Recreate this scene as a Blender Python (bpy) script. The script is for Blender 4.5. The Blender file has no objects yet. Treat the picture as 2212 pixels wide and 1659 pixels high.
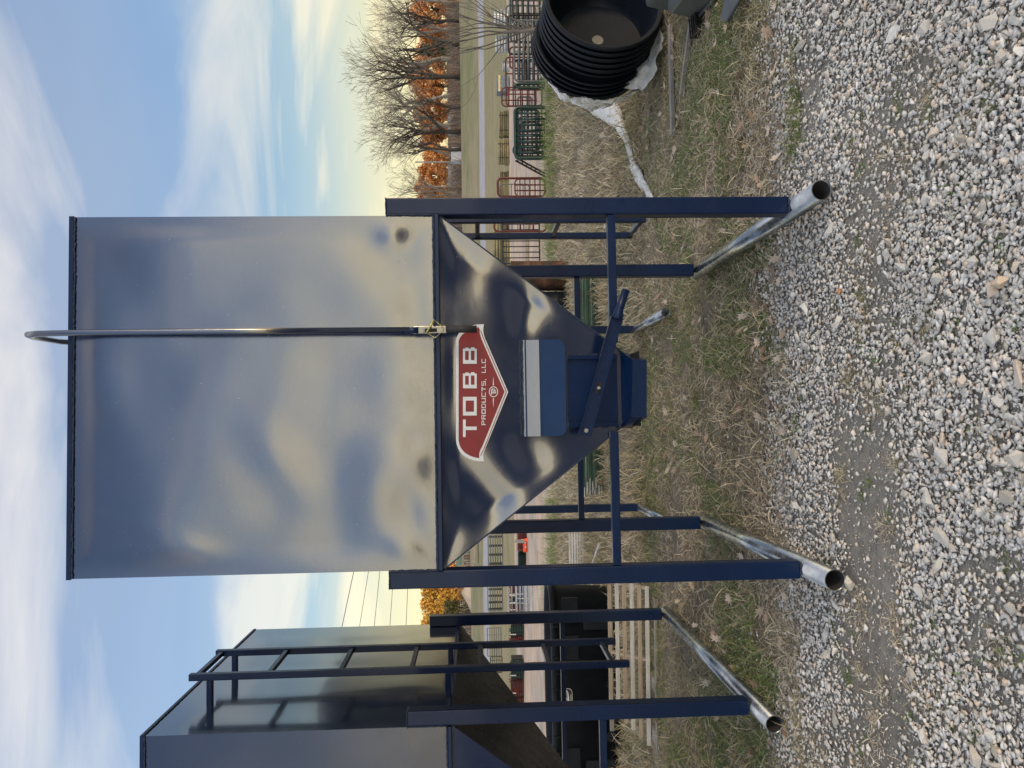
import bpy, bmesh, math, random
import numpy as np
from mathutils import Vector, Matrix, noise as mn
random.seed(7); rng = np.random.default_rng(7)
PI = math.pi
S = bpy.context.scene
COL = S.collection

# ---------------------------------------------------------------- camera (phone held sideways: rolled a quarter turn)
H, PITCH, ROLL = 1.6, .0454, .0146
FW = Vector((0, math.cos(PITCH), -math.sin(PITCH)))
r0 = Vector((1, 0, 0)); d0 = FW.cross(r0)
RT = math.cos(ROLL)*r0 + math.sin(ROLL)*d0          # upright picture: right
DN = -math.sin(ROLL)*r0 + math.cos(ROLL)*d0         # upright picture: down
CP = Vector((0, 0, H))
cam = bpy.data.cameras.new('camera'); camo = bpy.data.objects.new('camera', cam); COL.objects.link(camo)
M = Matrix((DN, RT, -FW)).transposed().to_4x4(); M.translation = CP
camo.matrix_world = M
cam.sensor_width = 36; cam.lens = 36*3028/4032; cam.clip_end = 3000; cam.clip_start = .05
S.camera = camo
S.view_settings.view_transform = 'Standard'; S.view_settings.look = 'None'
S.view_settings.gamma = 1; S.view_settings.exposure = 0.18; S.view_settings.use_curve_mapping = False

# ---------------------------------------------------------------- sky and sun
SUN_EL, SUN_AZ = math.radians(11), math.radians(124)   # azimuth clockwise from +Y
world = bpy.data.worlds.new('World'); S.world = world; world.use_nodes = True
nt = world.node_tree; nt.nodes.clear()
def N(t, **k):
    n = nt.nodes.new(t)
    for a, b in k.items(): setattr(n, a, b)
    return n
def LK(a, b): nt.links.new(a, b)
def MA(op, a, b=None, c=None):
    n = N('ShaderNodeMath', operation=op)
    for i, v in enumerate((a, b, c)):
        if v is None: continue
        if isinstance(v, (int, float)): n.inputs[i].default_value = v
        else: LK(v, n.inputs[i])
    return n.outputs[0]
def RAMP(fac, stops):
    n = N('ShaderNodeValToRGB'); el = n.color_ramp.elements
    while len(el) < len(stops): el.new(.5)
    for e, (p, c) in zip(el, stops): e.position = p; e.color = (*c, 1) if len(c) == 3 else c
    LK(fac, n.inputs[0]); return n.outputs[0]
def MIXC(f, a, b, bt='MIX'):
    n = N('ShaderNodeMix', data_type='RGBA', blend_type=bt)
    for i, v in ((0, f), (6, a), (7, b)):
        if isinstance(v, (int, float)): n.inputs[i].default_value = v
        elif isinstance(v, tuple): n.inputs[i].default_value = (*v, 1)
        else: LK(v, n.inputs[i])
    return n.outputs[2]
tc = N('ShaderNodeTexCoord'); sp = N('ShaderNodeSeparateXYZ'); LK(tc.outputs['Generated'], sp.inputs[0])
dx_, dy_, dz_ = sp.outputs
zc = MA('MAXIMUM', dz_, 0.0)
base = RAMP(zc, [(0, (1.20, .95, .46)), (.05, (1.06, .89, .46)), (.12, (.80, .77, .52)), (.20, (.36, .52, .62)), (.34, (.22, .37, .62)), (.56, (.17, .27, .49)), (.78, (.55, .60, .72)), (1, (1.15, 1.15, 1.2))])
# clouds live on a flat layer high above, stretched by perspective
den = MA('ADD', zc, .16)
cx_ = MA('DIVIDE', dx_, den); cy_ = MA('DIVIDE', dy_, den)
cmb = N('ShaderNodeCombineXYZ'); LK(cx_, cmb.inputs[0]); LK(cy_, cmb.inputs[1]); cmb.inputs[2].default_value = 3.7
mp = N('ShaderNodeMapping'); mp.inputs['Rotation'].default_value = (0, 0, .5); mp.inputs['Scale'].default_value = (.8, 1.5, 1); LK(cmb.outputs[0], mp.inputs[0])
n1 = N('ShaderNodeTexNoise'); n1.inputs['Scale'].default_value = 1.0; n1.inputs['Detail'].default_value = 9; n1.inputs['Roughness'].default_value = .52; n1.inputs['Distortion'].default_value = .55
LK(mp.outputs[0], n1.inputs['Vector'])
n2 = N('ShaderNodeTexNoise'); n2.inputs['Scale'].default_value = .55; n2.inputs['Detail'].default_value = 4; n2.inputs['Distortion'].default_value = .3
LK(mp.outputs[0], n2.inputs['Vector'])
cl = RAMP(n1.outputs[0], [(.45, (0, 0, 0)), (.60, (1, 1, 1))])
veil = RAMP(n2.outputs[0], [(.38, (0, 0, 0)), (.70, (1, 1, 1))])
cfac = MA('MINIMUM', MA('ADD', MA('MULTIPLY', cl, .80), MA('MULTIPLY', veil, .28)), .92)
cloudc = RAMP(zc, [(0, (1.0, .84, .52)), (.12, (1.10, .93, .56)), (.22, (.92, .86, .70)), (.35, (.80, .78, .75)), (.62, (.92, .86, .83)), (.8, (1.15, 1.1, 1.08)), (1, (1.5, 1.45, 1.42))])
sky = MIXC(cfac, base, cloudc)
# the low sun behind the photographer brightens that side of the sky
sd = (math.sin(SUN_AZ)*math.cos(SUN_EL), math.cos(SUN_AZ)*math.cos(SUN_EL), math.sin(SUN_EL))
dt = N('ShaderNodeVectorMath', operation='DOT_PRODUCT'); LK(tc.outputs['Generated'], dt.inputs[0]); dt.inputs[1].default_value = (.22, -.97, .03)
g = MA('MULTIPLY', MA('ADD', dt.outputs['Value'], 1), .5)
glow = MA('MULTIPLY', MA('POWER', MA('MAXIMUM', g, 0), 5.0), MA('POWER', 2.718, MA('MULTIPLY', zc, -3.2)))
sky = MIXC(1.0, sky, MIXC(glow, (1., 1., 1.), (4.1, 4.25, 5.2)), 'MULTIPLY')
nis = N('ShaderNodeTexSky', sky_type='NISHITA'); nis.sun_disc = False; nis.sun_elevation = SUN_EL; nis.sun_rotation = SUN_AZ; nis.dust_density = 2
bg1 = N('ShaderNodeBackground'); bg1.inputs[1].default_value = .05; LK(nis.outputs[0], bg1.inputs[0])
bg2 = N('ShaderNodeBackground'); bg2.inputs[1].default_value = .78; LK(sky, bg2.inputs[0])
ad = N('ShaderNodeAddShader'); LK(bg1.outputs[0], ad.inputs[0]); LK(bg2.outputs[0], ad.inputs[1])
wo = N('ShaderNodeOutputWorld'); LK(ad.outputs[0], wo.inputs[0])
sl = bpy.data.lights.new('sun', 'SUN'); sl.energy = 1.0; sl.angle = math.radians(14); sl.color = (1, .80, .58)
so = bpy.data.objects.new('sun', sl); COL.objects.link(so)
so.rotation_euler = Vector(sd).to_track_quat('Z', 'Y').to_euler()

# ---------------------------------------------------------------- picture helpers: a pixel (in the photo at 2212 wide) to a real point
FP = 3028*.5486
def ray(px, py): return FW + DN*((px-1106)/FP) + RT*((829.5-py)/FP)
def at(px, py, Y):
    d = ray(px, py); return CP + d*(Y/d.y)
def gnd(px, py, z=0.0):
    d = ray(px, py); return CP + d*((z-H)/d.z)

# ---------------------------------------------------------------- object helpers
def tag(o, label=None, cat=None, group=None, kind=None, category=None):
    cat = cat or category
    if label: o['label'] = label
    if cat: o['category'] = cat
    if group: o['group'] = group
    if kind: o['kind'] = kind
    return o
def empty(name, loc=(0, 0, 0), rz=0, **k):
    o = bpy.data.objects.new(name, None); COL.objects.link(o)
    o.location = loc; o.rotation_euler = (0, 0, rz); o.empty_display_size = .1
    return tag(o, **k)
def npmesh(name, V, F, mat, parent=None, smooth=False, mats=None, midx=None, **k):
    me = bpy.data.meshes.new(name)
    V = np.asarray(V, dtype=np.float32); F = np.asarray(F, dtype=np.int32)
    n = F.shape[1]
    me.vertices.add(len(V)); me.vertices.foreach_set('co', V.ravel())
    me.loops.add(F.size); me.loops.foreach_set('vertex_index', F.ravel())
    me.polygons.add(len(F)); me.polygons.foreach_set('loop_start', np.arange(0, F.size, n, dtype=np.int32))
    if smooth: me.polygons.foreach_set('use_smooth', np.ones(len(F), dtype=bool))
    me.update(calc_edges=True); me.validate()
    if mat: me.materials.append(mat)
    o = bpy.data.objects.new(name, me); COL.objects.link(o)
    if parent: o.parent = parent
    return tag(o, **k)
def copy_tree(o, parent=None):
    c = o.copy(); COL.objects.link(c)
    if parent is not None: c.parent = parent
    for ch in [x for x in CH.get(o.name, [])]: copy_tree(ch, c)
    return c
CH = {}
class MB:
    def __init__(s): s.v = []; s.f = []; s.sm = []
    def add(s, vs, fs, smooth=False):
        b = len(s.v); s.v += [tuple(p) for p in vs]; s.f += [tuple(i+b for i in f) for f in fs]; s.sm += [smooth]*len(fs); return s
    def box(s, a, b):
        x0, y0, z0 = a; x1, y1, z1 = b
        return s.add([(x0,y0,z0),(x1,y0,z0),(x1,y1,z0),(x0,y1,z0),(x0,y0,z1),(x1,y0,z1),(x1,y1,z1),(x0,y1,z1)],
            [(0,3,2,1),(4,5,6,7),(0,1,5,4),(1,2,6,5),(2,3,7,6),(3,0,4,7)])
    def beam(s, p, q, w, h=None, up=(0, 0, 1)):
        p = Vector(p); q = Vector(q); h = h or w; d = (q-p).normalized(); u = Vector(up)
        if abs(d.dot(u)) > .99: u = Vector((0, 1, 0))
        a = d.cross(u).normalized(); b = a.cross(d).normalized(); vs = []
        for e in (p, q):
            for i, j in ((-1,-1),(1,-1),(1,1),(-1,1)): vs.append(e + a*(i*w/2) + b*(j*h/2))
        return s.add(vs, [(0,1,2,3),(7,6,5,4),(0,4,5,1),(1,5,6,2),(2,6,7,3),(3,7,4,0)])
    def tube(s, path, r, n=8, cap=True, jit=0, rs=None, squash=1):
        P = [Vector(p) for p in path]; vs = []; fs = []; pa = None
        for i, p in enumerate(P):
            d = (P[min(i+1, len(P)-1)] - P[max(i-1, 0)]).normalized()
            if pa is None:
                a = d.orthogonal().normalized()
                if abs(d.z) < .9: a = d.cross(Vector((0, 0, 1))).normalized()
            else:
                a = (pa - d*pa.dot(d)).normalized()
            pa = a; b = a.cross(d).normalized(); rr = rs[i] if rs else r
            for k in range(n):
                t = 2*PI*k/n; q = rr*(1+(random.uniform(-jit, jit) if jit else 0))
                vs.append(p + a*(math.cos(t)*q) + b*(math.sin(t)*q*squash))
        for i in range(len(P)-1):
            for k in range(n): fs.append((i*n+k, i*n+(k+1) % n, (i+1)*n+(k+1) % n, (i+1)*n+k))
        s.add(vs, fs, True)
        if cap:
            m = len(s.v)-len(vs); s.f.append(tuple(m+k for k in reversed(range(n)))); s.f.append(tuple(m+(len(P)-1)*n+k for k in range(n))); s.sm += [False, False]
        return s
    def pipe(s, p, q, ro, ri, n=24):       # an open pipe with a real wall
        P, Q = Vector(p), Vector(q); d = (Q-P).normalized(); a = d.cross(Vector((0, 0, 1))).normalized(); b = a.cross(d); vs = []
        for e, r in ((P, ro), (Q, ro), (Q, ri), (P, ri)):
            for k in range(n):
                t = 2*PI*k/n; vs.append(e + a*math.cos(t)*r + b*math.sin(t)*r)
        fs = [(i*n+k, i*n+(k+1) % n, ((i+1) % 4)*n+(k+1) % n, ((i+1) % 4)*n+k) for i in range(4) for k in range(n)]
        s.add(vs, fs, True); m = len(s.sm)-4*n
        for k in list(range(n, 2*n)) + list(range(3*n, 4*n)): s.sm[m+k] = False
        return s
    def lathe(s, prof, n=32, axis='z', squash=(1, 1), cap=False):
        vs = []; fs = []
        for (r, z) in prof:
            for k in range(n):
                t = 2*PI*k/n; vs.append((math.cos(t)*r*squash[0], math.sin(t)*r*squash[1], z))
        for i in range(len(prof)-1):
            for k in range(n): fs.append((i*n+k, i*n+(k+1) % n, (i+1)*n+(k+1) % n, (i+1)*n+k))
        return s.add(vs, fs, True)
    def poly(s, pts): return s.add(pts, [tuple(range(len(pts)))])
    def slab(s, pts, off):                  # flat polygon given real thickness
        n = len(pts); P = [Vector(p) for p in pts]; Q = [p+Vector(off) for p in P]
        return s.add(P+Q, [tuple(range(n)), tuple(reversed(range(n, 2*n)))] + [(i, i+n, (i+1) % n+n, (i+1) % n) for i in range(n)])
    def build(s, name, mat, parent=None, bevel=0, **k):
        me = bpy.data.meshes.new(name); me.from_pydata(s.v, [], s.f)
        bm = bmesh.new(); bm.from_mesh(me); bmesh.ops.recalc_face_normals(bm, faces=bm.faces); bm.to_mesh(me); bm.free()
        me.polygons.foreach_set('use_smooth', s.sm); me.materials.append(mat)
        o = bpy.data.objects.new(name, me); COL.objects.link(o)
        if parent: o.parent = parent; CH.setdefault(parent.name, []).append(o)
        if bevel:
            m = o.modifiers.new('bevel', 'BEVEL'); m.width = bevel; m.segments = 2; m.limit_method = 'ANGLE'; m.angle_limit = .9
        return tag(o, **k)

# ---------------------------------------------------------------- materials
class G:                                    # tiny node-graph helper
    def __init__(s, name):
        s.m = bpy.data.materials.new(name); s.m.use_nodes = True; s.t = s.m.node_tree; s.b = s.t.nodes['Principled BSDF']
        s.tc = s.t.nodes.new('ShaderNodeTexCoord'); s.geo = s.t.nodes.new('ShaderNodeNewGeometry')
    def n(s, t, **k):
        n = s.t.nodes.new(t)
        for a, b in k.items(): setattr(n, a, b)
        return n
    def set(s, sock, v):
        if isinstance(v, tuple) and len(v) == 3 and sock.type == 'RGBA': v = (*v, 1)
        if hasattr(v, 'links'): s.t.links.new(v, sock)
        else: sock.default_value = v
    def noise(s, scale, detail=4, rough=.5, vec=None, sc=None, dist=0, world=False):
        n = s.n('ShaderNodeTexNoise'); n.inputs['Scale'].default_value = scale; n.inputs['Detail'].default_value = detail
        n.inputs['Roughness'].default_value = rough; n.inputs['Distortion'].default_value = dist
        v = vec or (s.geo.outputs['Position'] if world else s.tc.outputs['Object'])
        if sc:
            m = s.n('ShaderNodeMapping'); m.inputs['Scale'].default_value = sc; s.t.links.new(v, m.inputs[0]); v = m.outputs[0]
        s.t.links.new(v, n.inputs['Vector']); return n.outputs[0]
    def ramp(s, fac, stops, interp='LINEAR'):
        n = s.n('ShaderNodeValToRGB'); n.color_ramp.interpolation = interp; el = n.color_ramp.elements
        while len(el) < len(stops): el.new(.5)
        for e, (p, c) in zip(el, stops): e.position = p; e.color = (c, c, c, 1) if isinstance(c, (int, float)) else (*c, 1)
        s.set(n.inputs[0], fac); return n.outputs[0]
    def mix(s, f, a, b, bt='MIX'):
        n = s.n('ShaderNodeMix', data_type='RGBA', blend_type=bt); s.set(n.inputs[0], f); s.set(n.inputs[6], a); s.set(n.inputs[7], b); return n.outputs[2]
    def bump(s, h, strength, dist, prev=None):
        n = s.n('ShaderNodeBump'); n.inputs['Strength'].default_value = strength; n.inputs['Distance'].default_value = dist
        s.t.links.new(h, n.inputs['Height'])
        if prev: s.t.links.new(prev, n.inputs['Normal'])
        return n.outputs[0]
    def out(s, color=None, rough=.5, metal=0, normal=None, **k):
        b = s.b.inputs
        if color is not None: s.set(b['Base Color'], color)
        s.set(b['Roughness'], rough); b['Metallic'].default_value = metal
        if normal: s.set(b['Normal'], normal)
        for a, v in k.items(): s.set(b[a.replace('_', ' ')], v)
        return s.m
def simple(name, c, rough=.6, metal=0, var=.25, scale=8, bump=.0, bscale=60, **k):
    g = G(name); nz = g.noise(scale, 5, .6)
    c0 = tuple(x*(1-var) for x in c); c1 = tuple(min(1, x*(1+var)) for x in c)
    col = g.ramp(nz, [(.3, c0), (.7, c1)])
    nm = g.bump(g.noise(bscale, 4), bump, .01) if bump else None
    return g.out(col, rough, metal, nm, **k)
def paint(name, c, rough=.13, peel=.25, streak=False, ior=2.05, coat=.6, dusty=.05):
    g = G(name)
    nz = g.noise(3, 5, .6); dust = g.noise(1.6, 6, .65)
    col = g.mix(g.ramp(dust, [(.45, 0.), (.85, dusty)]), g.ramp(nz, [(.3, tuple(x*.85 for x in c)), (.7, tuple(x*1.2 for x in c))]), (.16, .15, .14))
    col = g.mix(g.ramp(g.noise(34, 6, .75, sc=(1, 1, .35)), [(.70, 0.), (.76, .45)]), col, (.10, .11, .12))
    nm = g.bump(g.noise(260, 3, .5), peel, .0009)
    nm = g.bump(g.noise(45, 3, .5), peel*.7, .0012, nm)
    if streak:
        nm = g.bump(g.noise(6, 5, .6, sc=(26, 26, .35)), .10, .002, nm)
    sp_ = g.ramp(g.noise(90, 2), [(.70, rough), (.78, min(1, rough+.25))])
    rr = g.mix(.5, g.ramp(g.noise(7, 5, .6), [(.35, rough*.75), (.75, rough*1.6)]), sp_)
    return g.out(col, rr, 0, nm, IOR=ior, Coat_Weight=coat, Coat_Roughness=.06)
NAVY = (.0015, .010, .040)
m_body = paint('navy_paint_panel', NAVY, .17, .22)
m_side = paint('navy_paint_brushed', (.008, .018, .045), .13, .10, True, ior=1.9)
m_leg = paint('navy_paint_leg', (.0015, .012, .048), .31, .8, ior=1.31, coat=.08, dusty=.008)
m_body2 = paint('navy_paint_left_front', (.002, .013, .055), .2, .22, ior=1.55, coat=.4)
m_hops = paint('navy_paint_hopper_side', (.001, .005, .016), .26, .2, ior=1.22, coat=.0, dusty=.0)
m_hood = paint('navy_paint_hood', (.005, .028, .092), .42, .3, ior=1.3, coat=.03)
m_weld = simple('weld_paint', (.008, .02, .05), .4, 0, .5, 60, .9, 160)
m_galv = None
g = G('galvanised_steel'); nz = g.noise(14, 5, .6)
m_galv = g.out(g.ramp(nz, [(.3, (.34, .37, .40)), (.7, (.55, .58, .60))]), g.ramp(g.noise(30, 4), [(.3, .18), (.8, .36)]), .92, g.bump(g.noise(50, 3), .2, .001))
g = G('skid_pipe'); nz = g.noise(9, 5, .6, sc=(1, .4, 1))
m_skid = g.out(g.ramp(nz, [(.35, (.17, .21, .26)), (.62, (.48, .50, .52)), (.8, (.26, .28, .29))]), g.ramp(g.noise(30, 4), [(.3, .18), (.8, .38)]), .9, g.bump(g.noise(60, 3), .2, .001))
m_rubber = simple('black_rubber_grip', (.02, .02, .022), .65, 0, .3, 20, .3, 90)
m_brass = simple('yellow_zinc_wire', (.55, .50, .16), .3, .85, .15)
m_bolt = simple('zinc_bolt', (.35, .35, .36), .35, .8, .3, 40)
m_white = simple('decal_white', (.62, .64, .66), .35, 0, .05, 30, .25, 260, Coat_Weight=.2)
m_red = simple('decal_red', (.19, .013, .015), .33, 0, .12, 14, .25, 260, Coat_Weight=.25)
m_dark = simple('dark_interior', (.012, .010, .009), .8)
m_blackp = simple('black_polyethylene', (.007, .010, .016), .48, 0, .3, 6, .15, 60, IOR=1.28)
m_blackd = simple('dusty_black_plastic', (.20, .185, .155), .55, 0, .55, 4.2, .1, 60)
m_greyp = simple('grey_plastic_tub', (.05, .062, .068), .45, 0, .25, 5, .1, 50)
g = G('crumpled_white_plastic')
nz = g.noise(9, 6, .6)
m_film = g.out(g.ramp(nz, [(.3, (.62, .61, .58)), (.7, (.88, .89, .88))]), .22, 0, g.bump(g.noise(16, 7, .6, dist=1.2), .8, .03), Transmission_Weight=.12, Subsurface_Weight=.1)
g = G('clear_plastic_film')
m_film2 = g.out(g.ramp(g.noise(7, 6, .6), [(.3, (.5, .5, .48)), (.7, (.78, .79, .79))]), .15, 0, g.bump(g.noise(13, 7, .6, dist=1.5), .8, .03), Alpha=.62)
def wood(name, c, c2):
    g = G(name); nz = g.noise(4, 6, .65, sc=(1.2, 14, 14)); n3 = g.noise(2.4, 3)
    col = g.mix(g.ramp(n3, [(.4, 0.), (.7, .5)]), g.ramp(nz, [(.3, c), (.7, c2)]), tuple(x*.55 for x in c))
    return g.out(col, .8, 0, g.bump(nz, .35, .004))
m_wood = wood('weathered_pine', (.30, .23, .16), (.50, .44, .36))
m_woodw = wood('whitewashed_board', (.46, .45, .43), (.68, .67, .65))
m_woodg = wood('grey_weathered_plank', (.20, .185, .165), (.36, .34, .31))
m_log = wood('treated_post', (.16, .16, .085), (.36, .30, .17))
m_green = simple('dark_green_paint', (.005, .030, .026), .4, 0, .3)
m_tpost = simple('green_steel_post', (.02, .075, .05), .5, 0, .5, 5)
m_redp = simple('dark_red_paint', (.10, .012, .010), .45, 0, .35)
m_grey = simple('grey_steel_paint', (.12, .135, .14), .45, .3, .3)
m_blk = simple('black_steel', (.012, .013, .014), .5, 0, .3)
m_orange = simple('orange_plastic', (.75, .09, .03), .5, 0, .15)
m_tarp = simple('silver_metal_stack', (.42, .45, .47), .35, .6, .35, 12, .5, 20)
m_cab = simple('blue_grey_metal', (.13, .17, .21), .5, .2, .2)
m_yel = simple('yellow_label', (.62, .50, .20), .6)
g = G('rusty_drum'); nz = g.noise(4.5, 6, .65)
m_rust = g.out(g.ramp(nz, [(.35, (.03, .028, .024)), (.5, (.07, .035, .018)), (.68, (.20, .085, .045))]), .85, .1, g.bump(nz, .4, .01))
m_bark = simple('dark_bark', (.050, .040, .034), .95, 0, .4, 2)
m_twig = simple('grey_twig', (.24, .215, .18), .95, 0, .3, .4)
m_twigs = simple('sapling_bark', (.16, .14, .12), .9, 0, .3, 4)
def island(name, stops, rough=.8, world=None, **k):
    g = G(name); c = g.ramp(g.geo.outputs['Random Per Island'], stops, 'LINEAR')
    if world: c = g.mix(g.ramp(g.noise(world[0], 3, world=True), [(.42, 0.), (.60, 1.)]), c, g.ramp(g.geo.outputs['Random Per Island'], world[1]))
    return g.out(c, rough, **k)
DRY = [(0, (.17, .13, .09)), (.3, (.40, .32, .22)), (.6, (.60, .50, .36)), (.85, (.76, .68, .52)), (1, (.34, .29, .16))]
GRN = [(0, (.06, .12, .02)), (.4, (.12, .21, .035)), (.7, (.20, .26, .07)), (1, (.36, .32, .18))]
m_grass = island('dry_grass', DRY, .8, (.55, [(0, (.15, .16, .05)), (.35, (.42, .35, .23)), (.7, (.26, .24, .11)), (1, (.68, .58, .42))]), Subsurface_Weight=.0)
m_ggrass = island('green_grass', GRN, .75)
m_leafo = island('orange_oak_leaves', [(0, (.36, .12, .03)), (.4, (.78, .33, .10)), (.8, (.90, .50, .20)), (1, (.60, .38, .12))], .8)
m_leafy = island('yellow_oak_leaves', [(0, (.22, .11, .015)), (.35, (.62, .36, .05)), (.8, (.82, .50, .07)), (1, (.80, .36, .14))], .8)
m_leafg = island('olive_leaves', [(0, (.035, .035, .012)), (.6, (.10, .10, .03)), (1, (.17, .14, .04))], .8)
m_fall = island('fallen_leaf', [(0, (.22, .15, .10)), (.5, (.38, .28, .20)), (1, (.56, .48, .39))], .8)
def stone_mat(name):
    g = G(name); oi = g.n('ShaderNodeObjectInfo')
    add = g.n('ShaderNodeMath', operation='ADD'); g.t.links.new(g.geo.outputs['Random Per Island'], add.inputs[0]); g.t.links.new(oi.outputs['Random'], add.inputs[1])
    fr = g.n('ShaderNodeMath', operation='FRACT'); g.t.links.new(add.outputs[0], fr.inputs[0])
    c = g.ramp(fr.outputs[0], [(0, (.36, .33, .28)), (.16, (.62, .58, .51)), (.36, (.52, .525, .515)), (.55, (.72, .68, .61)), (.66, (.64, .51, .39)), (.74, (.58, .555, .51)), (.90, (.80, .775, .725)), (1, (.46, .435, .39))])
    nz = g.noise(34, 6, .65)
    c = g.mix(g.ramp(nz, [(.45, 0.), (.78, .30)]), c, (.26, .24, .20))
    return g.out(c, .85, 0, g.bump(g.noise(70, 5), .5, .004))
m_stone = stone_mat('limestone_gravel')

def ground_mat(name, stops, scale, stops2=None, sc2=.6, bump=.5, bd=.03, bs=14, rough=.95):
    g = G(name); nz = g.noise(scale, 8, .65, world=True)
    c = g.ramp(nz, stops)
    if stops2: c = g.mix(g.ramp(g.noise(sc2, 5, .6, world=True), [(.44, 0.), (.62, 1.)]), c, g.ramp(nz, stops2))
    return g.out(c, rough, 0, g.bump(g.noise(bs, 8, .7, world=True), bump, bd))
m_gb = ground_mat('gravel_subsoil', [(.3, (.22, .205, .175)), (.7, (.40, .37, .325))], 18, [(.3, (.16, .148, .125)), (.7, (.29, .27, .23))], .8, 1.0, .03, 24)
m_wg = ground_mat('weedy_soil', [(.3, (.11, .088, .064)), (.7, (.26, .21, .155))], 22, [(.3, (.065, .072, .028)), (.7, (.15, .14, .07))], .7, .8, .03, 30)
m_yard = ground_mat('pale_dirt_yard', [(.3, (.42, .285, .19)), (.7, (.64, .49, .37))], 1.2, [(.3, (.25, .20, .15)), (.7, (.46, .41, .36))], .35, .4, .05, 4)
m_field = ground_mat('tan_grass_field', [(.3, (.22, .175, .085)), (.7, (.36, .29, .155))], .9, [(.3, (.16, .155, .06)), (.7, (.27, .235, .11))], .09, .5, .1, 3)
m_far = ground_mat('green_brown_field', [(.3, (.22, .18, .10)), (.7, (.32, .26, .15))], .3, [(.3, (.12, .14, .05)), (.7, (.20, .20, .08))], .05, .4, .2, 1)
m_hill = ground_mat('brown_wooded_slope', [(.3, (.10, .075, .05)), (.7, (.20, .15, .10))], .3, None, 1, .5, .4, 1)
m_road = ground_mat('pale_road', [(.3, (.30, .30, .31)), (.7, (.40, .40, .41))], .6, None, 1, .1, .01, 3)
m_shoulder = ground_mat('road_shoulder', [(.3, (.30, .22, .15)), (.7, (.42, .33, .24))], .8, None, 1, .1, .01, 3)

# ---------------------------------------------------------------- ground
def sm(a, b, t):
    t = min(1, max(0, (t-a)/(b-a))); return t*t*(3-2*t)
def hz(x, y):
    near = (mn.noise(Vector((x*1.1, y*1.1, 0)))*.022 + mn.noise(Vector((x*3.3, y*3.3, 4)))*.010)*(1-sm(30, 60, y))*sm(-60, -20, y)
    lf = (40 - max(-30, min(40, x)))/65; zn = .17+.28*lf; zr = .80+.35*lf; zf = 3.4 + .6*sm(-25, 25, x)
    z = near + zn*sm(38, 95, y) + (zr-zn)*min(1, max(0, (y-95)/11)) + (zf-zr)*sm(108, 150, y) + 6.0*sm(150, 260, y) + 5*sm(260, 600, y)
    return z
def ribbon(name, ys, mat, xs, **k):
    V = [(x, y, hz(x, y)) for y in ys for x in xs]; n = len(xs)
    F = [(j*n+i, j*n+i+1, (j+1)*n+i+1, (j+1)*n+i) for j in range(len(ys)-1) for i in range(n-1)]
    return npmesh(name, V, F, mat, smooth=True, **k)
XN = [-700, -300, -120, -60, -30, -16] + list(np.arange(-9, 9.01, .12)) + [16, 30, 60, 120, 300, 700]
XF = [-900, -500, -300, -200] + list(np.arange(-140, 141, 7)) + [200, 300, 500, 900]
m_reflgnd = ground_mat('dark_reflected_ground', [(.3, (.028, .028, .030)), (.7, (.055, .054, .054))], 6, None, 1, .4, .01, 60)
ribbon('unseen_reflected_ground', [-700, -200, -60, -25, -12, -6, -3, -.6], m_reflgnd, XN, kind='structure')  # unseen ground behind the camera, added dark so the hopper reflects deep navy
gravel = ribbon('gravel_bed', [-.6, -.4] + list(np.arange(-.2, 4.13, .12)), m_gb, XN, kind='structure')
YB = 4.08
ribbon('weedy_ground', list(np.arange(YB, 9, .12)) + list(np.arange(9, 15.9, .3)) + [16], m_wg, XN, kind='structure')
ribbon('dirt_yard', list(np.arange(16, 35.1, 1.0)), m_yard, XN[:6] + list(np.arange(-15, 15.1, .5)) + XN[-6:], kind='structure')
ribbon('grass_field', list(np.linspace(35, 94, 40)), m_field, XF, kind='structure')
ribbon('near_road_shoulder', [94, 95, 95.6], m_shoulder, XF, kind='structure')
ribbon('road', [95.6, 98, 101, 104.4], m_road, XF, kind='structure')
ribbon('far_road_shoulder', [104.4, 106, 107.5], m_shoulder, XF, kind='structure')
ribbon('far_field', list(np.linspace(107.5, 150, 26)), m_far, XF, kind='structure')
ribbon('wooded_slope', list(np.linspace(150, 262, 20)) + [300, 400, 600, 1200], m_hill, XF, kind='structure')

# ---------------------------------------------------------------- gravel stones
def rock_proto(i, npt=13):
    bm = bmesh.new(); r = random.Random(100+i)
    for _ in range(npt):
        v = Vector((r.gauss(0, 1), r.gauss(0, 1), r.gauss(0, 1))).normalized()*r.uniform(.8, 1.0)
        bm.verts.new((v.x*r.uniform(.8, 1), v.y*.75, v.z*.62))
    bmesh.ops.convex_hull(bm, input=bm.verts)
    for v in [v for v in bm.verts if not v.link_faces]: bm.verts.remove(v)
    bmesh.ops.triangulate(bm, faces=bm.faces); bm.verts.index_update()
    V = np.array([v.co[:] for v in bm.verts]); F = np.array([[v.index for v in f.verts] for f in bm.faces]); bm.free(); return V, F
ROCK = [rock_proto(i) for i in range(26)]; ROCKM = [rock_proto(30+i, 10) for i in range(26)]; ROCKS = [rock_proto(60+i, 8) for i in range(26)]
def fnoise(x, y, s, o=0): return mn.noise(Vector((x*s, y*s, o)))
def mud(x, y):                              # bare trodden strip on the left
    t = fnoise(x, y, 2.0, 9)*.35 + fnoise(x, y, 7, 2)*.16
    a = (1-abs((y - (3.12+.10*x))/.40)) if x < .1 else -1
    m = sm(0, .6, a + t)*sm(.25, -.35, x)
    m2 = sm(.30, .55, fnoise(x, y, 1.5, 30) + .12)*.7
    return max(m, m2)
def density(x, y):
    edge = 3.98 + .42*fnoise(x, 0, 1.1, 5) + .30*fnoise(x, y, 4, 6)
    return (1-sm(edge-.25, edge+.35, y))*(1-.93*mud(x, y))
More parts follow.
